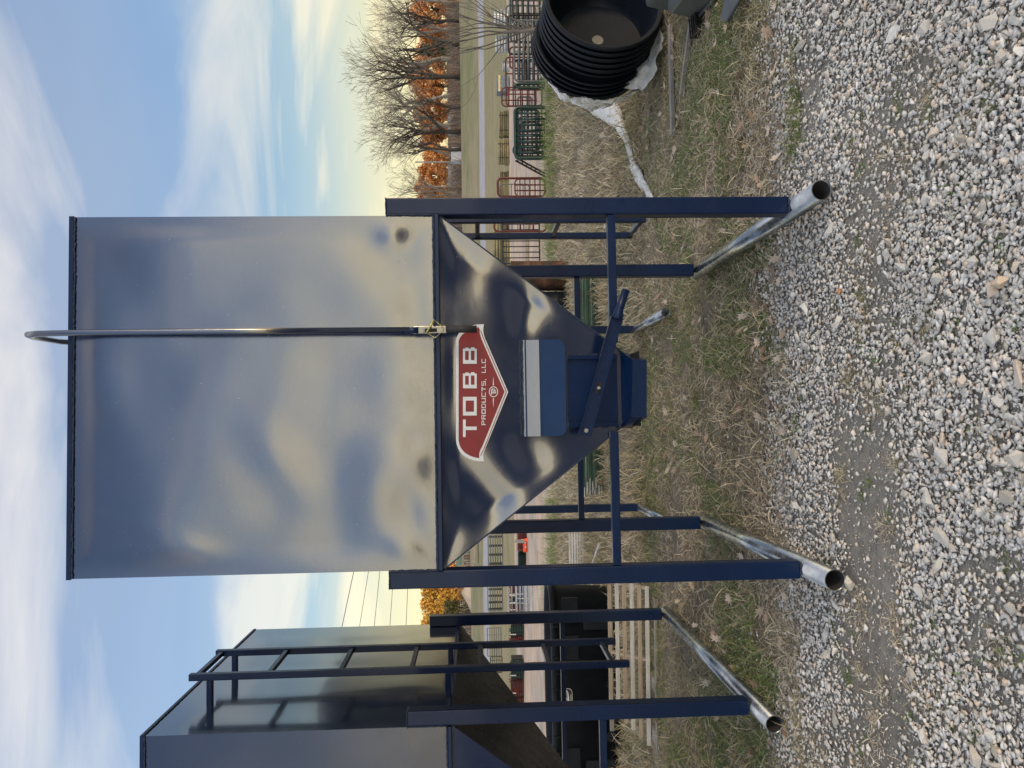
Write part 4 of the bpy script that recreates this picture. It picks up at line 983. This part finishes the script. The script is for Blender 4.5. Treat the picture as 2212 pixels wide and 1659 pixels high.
# leaning dark ladder-like panel
a = at(1114, 347, 16.2); b_ = gnd(1180, 382)
e = empty('leaning_rack', (0, 0, 0), 0, label='dark steel rack leaning down to the left off the green panels', cat='rack')
for off in (0, .10): MB().beam(a+Vector((off, off, 0)), b_+Vector((off, off, .02)), .03).build('rail', m_blk, e)
for i in range(7): t_ = (i+.5)/7; c = a.lerp(b_, t_); MB().beam(c, c+Vector((.10, .10, 0)), .02).build('rung', m_blk, e)
gp(1075, 1180, 425, 384, bars=0, mat=m_redp, label='red tube gate end standing beside the right front leg', r=.026, verts=0)
gp(1112, 1180, 424, 386, bars=5, mat=m_redp, label='lower red panel with thin bars beside the right front leg', r=.015, verts=2)
gp(1080, 1146, 500, 395, bars=4, mat=m_grey, label='thin grey gate behind the red gate and the right leg', r=.016)
gp(1068, 1183, 500, 470, bars=3, mat=m_redp, label='red gate seen between the right leg and ladder', r=.024)
gp(1085, 1168, 570, 470, bars=7, mat=m_blk, label='black barred panel seen between the ladder rails', r=.018, vertical=True)
# lumber at yard edge (long pale beams on the ground)
for (p0_, p1_, px, lb) in ((60, 238, 1190, 'long pale timber lying along the front edge of the yard'), (470, 620, 1142, 'pale timber lying behind the black panel, right of the drum')):
    a = gnd(px, p0_); b_ = gnd(px, p1_); Y = (a.y+b_.y)/2; plank((a.x, Y), (b_.x, Y), .16, .10, m_wood, lb, .06, 'timber', 'timbers in the yard', 'timber')
# bundles of wooden posts
def bundle(py0, py1, pxt, pxb, lb, rows=5):
    a = gnd(pxb, py0); b_ = gnd(pxb, py1); Y = (a.y+b_.y)/2; h = at(pxt, py0, Y).z; L = abs(a.x-b_.x)
    e = empty('post_bundle', ((a.x+b_.x)/2, Y, hz(a.x, Y)), 0, label=lb, cat='fence posts', group='bundles of wooden fence posts'); r = h/rows/2
    for j in range(rows):
        for i in range(5):
            z = r+2*r*j; y = 2*r*i + (r if j % 2 else 0); dx = random.uniform(-.04, .04)*L
            MB().tube([(-L/2+dx, y, z), (L/2+dx, y, z)], r*.96, 9).build('post', m_log, e)
    for x in (-L*.3, L*.3):
        MB().beam((x, -r*1.3, 0), (x, -r*1.3, h*1.0), .03, .01).build('band', m_blk, e)
bundle(298, 354, 1076, 1100, 'bundle of tan wooden posts with dark ends, left of the greener bundle')
bundle(236, 296, 1077, 1099, 'greener bundle of wooden posts behind the tan one')
bundle(368, 440, 1077, 1100, 'bundle of wooden posts behind the red gate end')
bundle(478, 585, 1064, 1100, 'long bundle of greenish posts seen right of the hopper', 6)
# blue grey boxes with labels, silver stacks
a = gnd(1101, 197); b_ = gnd(1101, 158); Y = a.y; z1 = at(1073, 178, Y).z
e = empty('equipment_stack', (b_.x, Y, 0), 0, label='blue grey ribbed metal boxes with four yellow labels stacked at the yard edge', cat='metal boxes'); w = (a.x-b_.x)
for i in range(4):
    x0 = w*(i)/4; MB().box((x0 if w > 0 else x0+w/4, 0, .02), (x0+w/4-.02 if w > 0 else x0, .6, z1)).build('box', m_cab, e, bevel=.01)
    xm = x0+w/8; MB().box((xm-.09, -.008, z1*.72), (xm+.09, -.001, z1*.88)).build('label', m_yel, e)
for i, (p0_, p1_, t_, lb) in enumerate([(150, 118, 1086, 'small silver metal stack beside the blue grey boxes'), (112, 60, 1070, 'middle silver metal stack with white tops at the yard edge'), (56, 4, 1067, 'rightmost silver metal stack at the yard edge'), (206, 196, 1088, 'little silver roll left of the blue grey boxes')]):
    a = gnd(1101, p0_); b_ = gnd(1101, p1_); h = at(t_, p0_, a.y).z; e = empty('metal_stack', (min(a.x, b_.x), a.y, 0), 0, label=lb, cat='metal stack', group='silver stacks at the yard edge'); w = abs(b_.x-a.x)
    for k in range(5):
        j = random.uniform(-.03, .03); MB().tube([(w*.08+j, .3, h*(k+.5)/5), (w*.92+j, .3, h*(k+.5)/5)], h/10*.98, 10).build('roll', m_tarp, e)
# left yard: grey rail panels, red and green stacks, cones
def gp2(*a, **k): return gp(*a, **k)
for (p0_, p1_, lb) in ((1148, 1219, 'grey rail hay feeder with black uprights, left of the hopper'), (1266, 1316, 'grey rail hay feeder with black ends, left of the front leg')):
    e = gp(1056, 1088, p0_, p1_, bars=5, mat=m_grey, label=lb, r=.03, group='grey rail feeders', name='hay_feeder', rb=.03); e['category'] = 'feeder'
    L = abs(gnd(1088, p0_).x-gnd(1088, p1_).x)
    h = at(1056, p0_, gnd(1088, p0_).y).z
    for i in range(4): MB().box((L*(i+.15)/4, .05, .05), (L*(i+.30)/4, .35, h-.05)).build('upright', m_blk, e)
cols = [m_redp, m_green]
segs = [(1268, 1288, 0), (1290, 1302, 1), (1304, 1318, 0), (1328, 1345, 0), (1350, 1372, 1), (1374, 1392, 0), (1425, 1462, 1), (1466, 1500, 0), (1505, 1530, 0)]
for i, (p0_, p1_, c) in enumerate(segs):
    nm = ['red', 'green'][c]; lbs = ['nearest the front leg', 'between two red stacks', 'in the middle of the row', 'seen between the two dark legs', 'seen through the ladder', 'below the hopper edge', 'beside the orange cone', 'left of the cone under the hopper', 'last before the black tank']
    a = gnd(1132, p0_); b_ = gnd(1132, p1_); h = at(1100, p0_, a.y).z
    e = empty('panel_stack', (b_.x, a.y, 0), random.uniform(-.1, .1), label=f'dark {nm} stack of farm panels {lbs[i]}', cat='panels', group='coloured stacks of farm panels'); L = abs(a.x-b_.x)
    for k in range(7):
        z = h*(k+.6)/7.5; sk = random.uniform(-.03, .03)
        MB().tube([(0, .0, z+sk), (L, 0, z-sk)], .022, 6).build('rail', cols[c], e)
    for k in range(4): x = L*(k+.5)/4+random.uniform(-.05, .05); MB().beam((x, .04, .03), (x+random.uniform(-.1, .1), .04, h), .035).build('upright', cols[c], e)
    MB().box((0, .10, .03), (L, .5, h*.85)).build('stacked_core', m_blk, e)
    MB().beam((L*.2, -.03, h*.95), (L*.2, -.03, h*.55), .03).build('white_tag', m_woodw, e)
gp(1098, 1140, 1320, 1246, bars=4, mat=m_galv, label='galvanised rail panel standing in front of the coloured stacks', r=.02, verts=3, group='galvanised panels')
gp(1116, 1152, 1322, 1230, bars=3, mat=m_galv, label='lower galvanised rail panel nearer the weeds', r=.018, verts=2, group='galvanised panels')
gp(1056, 1086, 1412, 1360, bars=5, mat=m_grey, label='grey tube gate seen through the ladder in the far yard', r=.03, verts=3)
gp(1062, 1088, 1450, 1420, bars=5, mat=m_blk, label='black tube gate beside the orange cone in the far yard', r=.03, verts=3)
a = gnd(1138, 1150); b_ = gnd(1138, 1188); h = at(1119, 1160, a.y).z; e = empty('panel_stack', (b_.x, a.y, 0), 0, label='low dark red stack with grille end behind the orange cones', cat='panels', group='coloured stacks of farm panels'); L = abs(a.x-b_.x)
for k in range(4): MB().box((0, .0, h*k/4+.02), (L, .5, h*(k+.8)/4+.02)).build('panel', m_redp, e)
for k in range(9): MB().beam((L*.02+L*k/9, -.03, .03), (L*.02+L*k/9, -.03, h+.05), .02).build('tine', m_redp, e)
gp(1120, 1136, 1222, 1190, bars=6, mat=m_green, label='green grate panel lying tilted left of the orange cones', r=.03, verts=4, lean=.8)
def cone(px, py, h, lb, lying=False):
    c = gnd(px, py); e = empty('traffic_cone', (c.x, c.y, hz(c.x, c.y)), 0, label=lb, cat='traffic cone', group='orange traffic cones')
    MB().lathe([(h*.22, .03), (h*.16, h*.3), (h*.04, h), (0, h)], 16).build('cone_body', m_orange, e); MB().box((-h*.26, -h*.26, .0), (h*.26, h*.26, .03)).build('base', m_orange, e)
    MB().lathe([(h*.125, h*.5), (h*.10, h*.66)], 16).build('white_band', m_white, e)
    if lying: e.rotation_euler = (1.6, 0, 1.0); e.location.z += h*.24
cone(1140, 1167, .32, 'orange cone nearest the rear leg, standing in the dirt', False); cone(1139, 1180, .30, 'orange cone tipped over, the middle one of three', True); cone(1140, 1189, .30, 'orange cone farthest left of the group of three', True)
cone(1106, 1440, .62, 'taller orange cone standing among the green panels', False)
MB().beam(at(1112, 1169, 24), at(1133, 1170, 24), .09).build('pale_post', m_woodg, label='short pale post standing behind the orange cones', cat='post')

# ---------------------------------------------------------------- sapling behind the tanks
def branch(mb, p, d, L, r, depth, spread, rnd, nmin=2, nmax=3, up=.15, seg=4, tw=None, taper=.62, mn_r=.0):
    path = [p]; rs = [r]; cur = p; dd = d.normalized(); kids = []
    for i in range(seg):
        dd = (dd + Vector((rnd.gauss(0, .13), rnd.gauss(0, .13), rnd.gauss(0, .10)+up*.25))).normalized(); cur = cur + dd*(L/seg); path.append(cur); rs.append(max(mn_r, r*(1-(1-taper)*(i+1)/seg)))
        if depth > 0 and i >= 1: kids.append((cur, dd, rs[-1]))
    mb_ = tw if (tw and depth <= 1) else mb
    mb_.tube(path, r, 5 if r > .05 else 3, cap=False, rs=rs)
    if depth == 0: return
    for (c, dr, rr_) in kids:
        for _ in range(rnd.randint(nmin, nmax) if c is kids[-1][0] else rnd.randint(1, 2)):
            ax = dr.orthogonal().normalized(); ax.rotate(Matrix.Rotation(rnd.uniform(0, 6.28), 3, dr)); nd = (dr + ax*spread*rnd.uniform(.5, 1.2)).normalized()
            branch(mb, c, nd, L*rnd.uniform(.52, .80), max(mn_r, rr_*rnd.uniform(.5, .75)), depth-1, spread, rnd, nmin, nmax, up, max(2, seg-1), tw, taper, mn_r)
rnd = random.Random(5)
c = gnd(1275, 62); e = empty('bare_sapling', (c.x, c.y, 0), 0, label='small leafless sapling with fanned branches behind the black tanks', cat='tree')
Yc = c.y; mb = MB(); tw = MB(); pt0 = at(1190, 63, Yc)-Vector((c.x, c.y, 0)); pt1 = at(1085, 70, Yc)-Vector((c.x, c.y, 0))
mb.tube([(0, 0, -.02), pt0, pt1], .035, 8, rs=[.042, .036, .022])
for i in range(11):
    b0 = pt0.lerp(pt1, rnd.uniform(.25, 1)); dr = Vector((rnd.uniform(-.75, .75), rnd.uniform(-.4, .4), 1.0)); branch(mb, b0, dr, rnd.uniform(.5, .85), .014, 3, .5, rnd, 1, 2, .35, 3, tw, .6, .0028)
mb.build('trunk', m_twigs, e); tw.build('crown', m_twigs, e)

# ---------------------------------------------------------------- trees across the road
def bare_tree(px, pxb, top_px, Y, lb, seed, dark=True, spread=.62, cat='tree', depth=5):
    rnd = random.Random(seed); b = at(pxb, px, Y); t_ = at(top_px, px, Y); z0 = hz(b.x, Y); Ht = t_.z - z0
    e = empty('bare_tree', (b.x, Y, z0-.2), rnd.uniform(0, 6), label=lb, cat=cat, group='leafless trees across the road')
    mb = MB(); tw = MB(); r = Ht*.024
    tk = Vector((rnd.gauss(0, .5), 0, Ht*.17)); mb.tube([(0, 0, -.3), tk*.5+Vector((rnd.gauss(0, .15), 0, 0)), tk], r, 7, rs=[r*1.3, r*1.05, r*.95])
    for k in range(rnd.choice([2, 3, 3])):
        d = Vector((rnd.gauss(0, .38), rnd.gauss(0, .38), 1)); branch(mb, tk, d, Ht*.36, r*rnd.uniform(.55, .8), depth, spread, rnd, 2, 3, .26, 4, tw, .66, .022)
    # normalise height
    zs = [v[2] for v in tw.v] or [1]; s_ = Ht/np.percentile(zs, 99.5)
    mb.v = [(v[0]*s_, v[1]*s_, v[2]*s_) for v in mb.v]; tw.v = [(v[0]*s_, v[1]*s_, v[2]*s_) for v in tw.v]
    mb.build('trunk', m_bark if dark else m_twig, e); tw.build('crown', m_twig, e); return e
m_barkt = simple('dark_twigs', (.13, .105, .08), .95, 0, .3, .4)
TR = [(165, 745, 150, 'tallest dark leafless tree standing centre right across the road', True), (284, 775, 151, 'dark spreading leafless tree right of the white shed', True), (322, 800, 149, 'dark leafless tree immediately beside the white shed', True), (232, 850, 148, 'slimmer dark leafless tree between two tall ones', True),
      (100, 775, 152, 'dark forked leafless tree right of the tallest one', True), (45, 800, 154, 'dark leafless tree at the far right across the road', True),
      (205, 765, 178, 'pale grey leafless tree behind and left of the tallest tree', False), (130, 750, 182, 'pale grey leafless tree behind the tallest tree', False), (60, 785, 180, 'pale grey leafless tree toward the right edge', False), (270, 770, 184, 'pale grey leafless tree behind the dark spreading one', False), (5, 790, 186, 'pale grey leafless tree at the very edge of the scene', False), (335, 845, 186, 'small pale leafless tree behind the white shed', False), (424, 838, 165, 'pale leafless tree top just beside the right leg', False)]
for i, (py, tp, Y, lb, dk) in enumerate(TR): bare_tree(py, 1000, tp, Y, lb, 40+i, dk, .66 if dk else .6, depth=4)
def leafy(py, pxb, tp, wpx, Y, lb, seed, mat, n=2600, name='autumn_tree', group='autumn trees beyond the road', ls=.45, bark=None):
    r = np.random.default_rng(seed); b = at(pxb, py, Y); t_ = at(tp, py, Y); z0 = hz(b.x, Y); Ht = t_.z - z0; W_ = wpx/FP*Y
    e = empty(name, (b.x, Y, z0-.2), 0, label=lb, cat='tree', group=group)
    nc = 44; C = []; 
    for k in range(nc):
        u = r.uniform(0, 2*PI); q_ = r.uniform(.2, 1)**.6; zz = r.uniform(.08, 1.); wd = math.sin(min(1, (zz-.05)/.95)*PI*.86)**.6
        C.append((math.cos(u)*q_*W_*.40*wd, math.sin(u)*q_*W_*.35*wd, zz*Ht*.92, W_*r.uniform(.10, .24)))
    C = np.array(C); idx = r.integers(0, nc, n); dirn = r.normal(size=(n, 3)); dirn /= np.linalg.norm(dirn, axis=1)[:, None]
    P = C[idx, :3] + dirn*(C[idx, 3]*r.uniform(.5, 1.05, n))[:, None]*np.array([1, 1, .75]); P[:, 2] = np.maximum(P[:, 2], .6)
    a = r.normal(size=(n, 3)); a /= np.linalg.norm(a, axis=1)[:, None]; bb = np.cross(a, r.normal(size=(n, 3))); bb /= np.linalg.norm(bb, axis=1)[:, None]; s_ = r.uniform(.5, 1.2, n)[:, None]*ls
    V = np.stack([P-a*s_*.5, P+bb*s_*.35, P+a*s_*.5, P-bb*s_*.35], 1).reshape(-1, 3); F = np.arange(4*n).reshape(-1, 4)
    npmesh('crown', V, F, mat, e)
    rnd = random.Random(seed); mb = MB(); mb.tube([(0, 0, 0), (rnd.gauss(0, .3), 0, Ht*.35), (rnd.gauss(0, .8), 0, Ht*.8)], .3, 7, rs=[Ht*.03, Ht*.022, Ht*.006])
    for k in range(10):
        c = C[k]; mb.tube([(0, 0, Ht*rnd.uniform(.2, .4)), (c[0]*.6, c[1]*.6, c[2]*.75), tuple(c[:3])], .1, 4, rs=[Ht*.012, Ht*.008, Ht*.003])
    mb.build('trunk', m_bark, e); return e
OT = [(20, 885, 90, 'rightmost'), (75, 905, 80, 'second from the right'), (130, 893, 85, 'behind the tallest bare tree on its right'), (185, 880, 80, 'glowing left of the tallest bare tree'), (240, 893, 80, 'behind the dark spreading tree'), (292, 905, 70, 'behind the white shed on its right'), (340, 915, 60, 'just left of the white shed'), (378, 900, 60, 'between the two utility poles'), (418, 890, 60, 'nearest the right front leg')]
for i, (py, tp, w_, lb) in enumerate(OT):
    leafy(py, 985, tp, w_, 215+(i % 3)*9, f'orange leaved oak {lb}', 80+i, m_leafo, 5200, ls=.75)
leafy(105, 985, 895, 40, 196, 'small olive green tree among the orange oaks', 95, m_leafg, 1200, ls=.7)
leafy(1290, 1000, 906, 110, 170, 'big golden orange oak between the two bins', 96, m_leafy, 6500, ls=.62)
leafy(1262, 1003, 915, 80, 176, 'orange oak crown partly hidden by the left front leg', 99, m_leafo, 3200, ls=.62)
leafy(1345, 1002, 908, 80, 176, 'golden oak partly hidden by the far leg of the left bin', 100, m_leafy, 3400, ls=.62)
leafy(1316, 1002, 958, 60, 158, 'dark olive tree in front of the golden oak', 97, m_leafg, 2600, ls=.5)
leafy(1225, 1004, 962, 60, 190, 'low orange tree behind the cream building', 98, m_leafo, 1500, ls=.6)
leafy(530, 1000, 930, 60, 185, 'orange tree seen between leg and ladder', 101, m_leafo, 1500, ls=.6)
# brush along the foot of the trees
def brushpos():
    Y = random.uniform(150.5, 200); x = random.uniform(-.5, .56)*Y
    while -26 < x < -14 and random.random() < .6: x = random.uniform(-.5, .56)*Y
    return (x, Y, hz(x, Y)-.1)
V, F = blades(15000, brushpos, lambda r, n, P: r.uniform(.8, 4.2, n), lambda r, n, P: r.uniform(.05, .12, n), .25, 9, 1.25)
npmesh('roadside_brush', V, F, island('brush_stems', [(0, (.08, .06, .045)), (.5, (.19, .15, .115)), (.9, (.30, .24, .19)), (1, (.5, .22, .08))], .9), kind='stuff', label='leafless grey brown brush at the foot of the far trees', category='brush')
# ---------------------------------------------------------------- poles, wires, far buildings
m_pole = simple('utility_pole_wood', (.40, .36, .31), .8, 0, .15, 1); m_wire = simple('wire', (.13, .12, .12), .6); m_cream = simple('cream_siding', (.72, .72, .60), .6, 0, .05, .2)
m_groof = simple('green_metal_roof', (.09, .25, .16), .5, 0, .1, .3); m_wht = simple('white_siding', (.62, .62, .66), .6, 0, .06, .3); m_gls = simple('dark_window', (.02, .025, .03), .15, 0, .1); m_sand = simple('tan_stockpile', (.42, .34, .25), .9, 0, .2, .5, .5, 2)
for (py, tp, bp, Y, arm, lb) in ((350, 896, 997, 158, False, 'utility pole without crossarm left of the white shed'), (403, 899, 990, 168, True, 'utility pole with a crossarm near the right front leg')):
    b = at(bp, py, Y); t_ = at(tp, py, Y); e = empty('utility_pole', (b.x, Y, hz(b.x, Y)-.1), 0, label=lb, cat='utility pole'); Hh = t_.z-hz(b.x, Y)
    MB().tube([(0, 0, 0), (0, 0, Hh)], .2, 10, rs=[.2, .14]).build('pole', m_pole, e)
    if arm: MB().box((-1.9, -.1, Hh-.7), (1.9, .06, Hh-.5)).build('crossarm', m_pole, e)
def shed(py0, py1, pxt, pxb, Y, wall, roof, lb, roofh=.3, door=True, name='building', cat='building', depth=6, over=.2):
    b = at(pxb, py0, Y); a = at(pxb, py1, Y); t_ = at(pxt, (py0+py1)/2, Y); x0, x1 = sorted((a.x, b.x)); z0 = hz((x0+x1)/2, Y)-.1; h = t_.z-z0; w = x1-x0
    e = empty(name, (x0, Y, z0), 0, label=lb, cat=cat); hw_ = h*(1-roofh)
    MB().box((0, 0, 0), (w, depth, hw_)).build('wall', wall, e)
    mb = MB(); P0 = [(-over, -over, hw_+.01), (w+over, -over, hw_+.01), (w+over, depth/2, h), (-over, depth/2, h)]; P1 = [(-over, depth/2, h), (w+over, depth/2, h), (w+over, depth+over, hw_+.01), (-over, depth+over, hw_+.01)]
    mb.slab(P0, (0, 0, .08)); mb.slab(P1, (0, 0, .08)); mb.build('roof', roof, e)
    MB().add([(0, 0, hw_), (0, depth, hw_), (0, depth/2, h), (w, 0, hw_), (w, depth, hw_), (w, depth/2, h)], [(0, 1, 2), (3, 5, 4)]).build('gable', wall, e)
    if door: MB().box((w*.62, -.04, 0), (w*.8, -.005, min(2.1, hw_*.8))).build('door', m_gls, e); MB().box((w*.2, -.04, hw_*.45), (w*.35, -.005, hw_*.75)).build('window', m_gls, e)
    return e
shed(1190, 1228, 986, 1021, 168, m_cream, m_groof, 'cream building with green roof seen below the hopper corner', .42, True)
shed(1308, 1335, 977, 1008, 165, m_cream, m_groof, 'cream and green building beside the dark leg of the left bin', .3)
shed(1352, 1378, 985, 1014, 172, m_wht, m_groof, 'white building seen under the seam of the left bin', .3)
shed(318, 346, 975, 1000, 153, m_wht, m_wht, 'small white shed at the foot of the leafless trees', .12, False, depth=3, over=.05)
for (py, lb) in ((372, 'long low house behind the orange trees between the poles'), (262, 'house roof glimpsed between the dark tree trunks')):
    shed(py-22, py+22, 968, 985, 192, m_wht, simple('far_roof', (.30, .28, .30), .7), lb, .5, True)
# tan stockpile
c = at(1012, 1285, 150); e = MB()
n = 20; vs = [(math.cos(2*PI*k/n)*(3.4+random.uniform(-.4, .4)), math.sin(2*PI*k/n)*2.6, -.2) for k in range(n)] + [(math.cos(2*PI*k/n)*1.5+.3, math.sin(2*PI*k/n)*1.1, 1.0+random.uniform(-.1, .1)) for k in range(n)] + [(.4, 0, 1.9)]
e.add(vs, [(k, (k+1) % n, n+(k+1) % n, n+k) for k in range(n)] + [(n+k, n+(k+1) % n, 2*n) for k in range(n)], True)
o = e.build('sand_pile', m_sand, label='tan pile of sand beyond the road, left of the front leg', cat='sand pile'); o.location = (c.x, 150, hz(c.x, 150))
# hitched flatbed trailer seen left of the leg
a = gnd(1046, 1158); e = empty('trailer', tuple(at(1046, 1175, 122)), 0, label='pale flatbed trailer parked beyond the road below the hopper', cat='trailer'); e.location.z = hz(e.location.x, 122)
MB().box((-3, 0, .6), (3, 2, .8)).build('deck', m_wood, e)
for x in (-2.9, -1, 1, 2.9): MB().beam((x, 0, .8), (x, 0, 1.7), .1).build('stake', m_woodg, e)
for x in (.8, 1.7): MB().tube([(x, -.1, .35), (x, .15, .35)], .36, 14).build('wheel', m_blk, e)
# power lines
hp_ = at(700, 900, 62); e = empty('utility_pole', (hp_.x, 62, hz(hp_.x, 62)), 0, label='roadside utility pole standing behind the decal bin', cat='utility pole')
MB().tube([(0, 0, 0), (0, 0, 12)], .17, 10, rs=[.17, .12]).build('pole', m_pole, e)
for i, (xa, xb) in enumerate([(763, 738), (795, 776), (820, 808), (850, 842), (882, 877)]):
    p_ = at(xa, 1240, 62); q_ = at(xb, 1357, 62); d = (p_-q_)/abs(p_.x-q_.x); s0 = p_ + d*((hp_.x-p_.x)/d.x); s1 = q_ - d*24
    n = 24; path = []
    for k in range(n+1):
        t_ = k/n; path.append(s0.lerp(s1, t_))
    MB().tube(path, .022 if i else .03, 5).build('power_line', m_wire, label=['topmost power line left of the decal bin', 'second power line from the top left of the decal bin', 'middle power line of the five', 'fourth power line from the top', 'lowest power line just above the golden oak'][i], cat='power line', group='power lines')
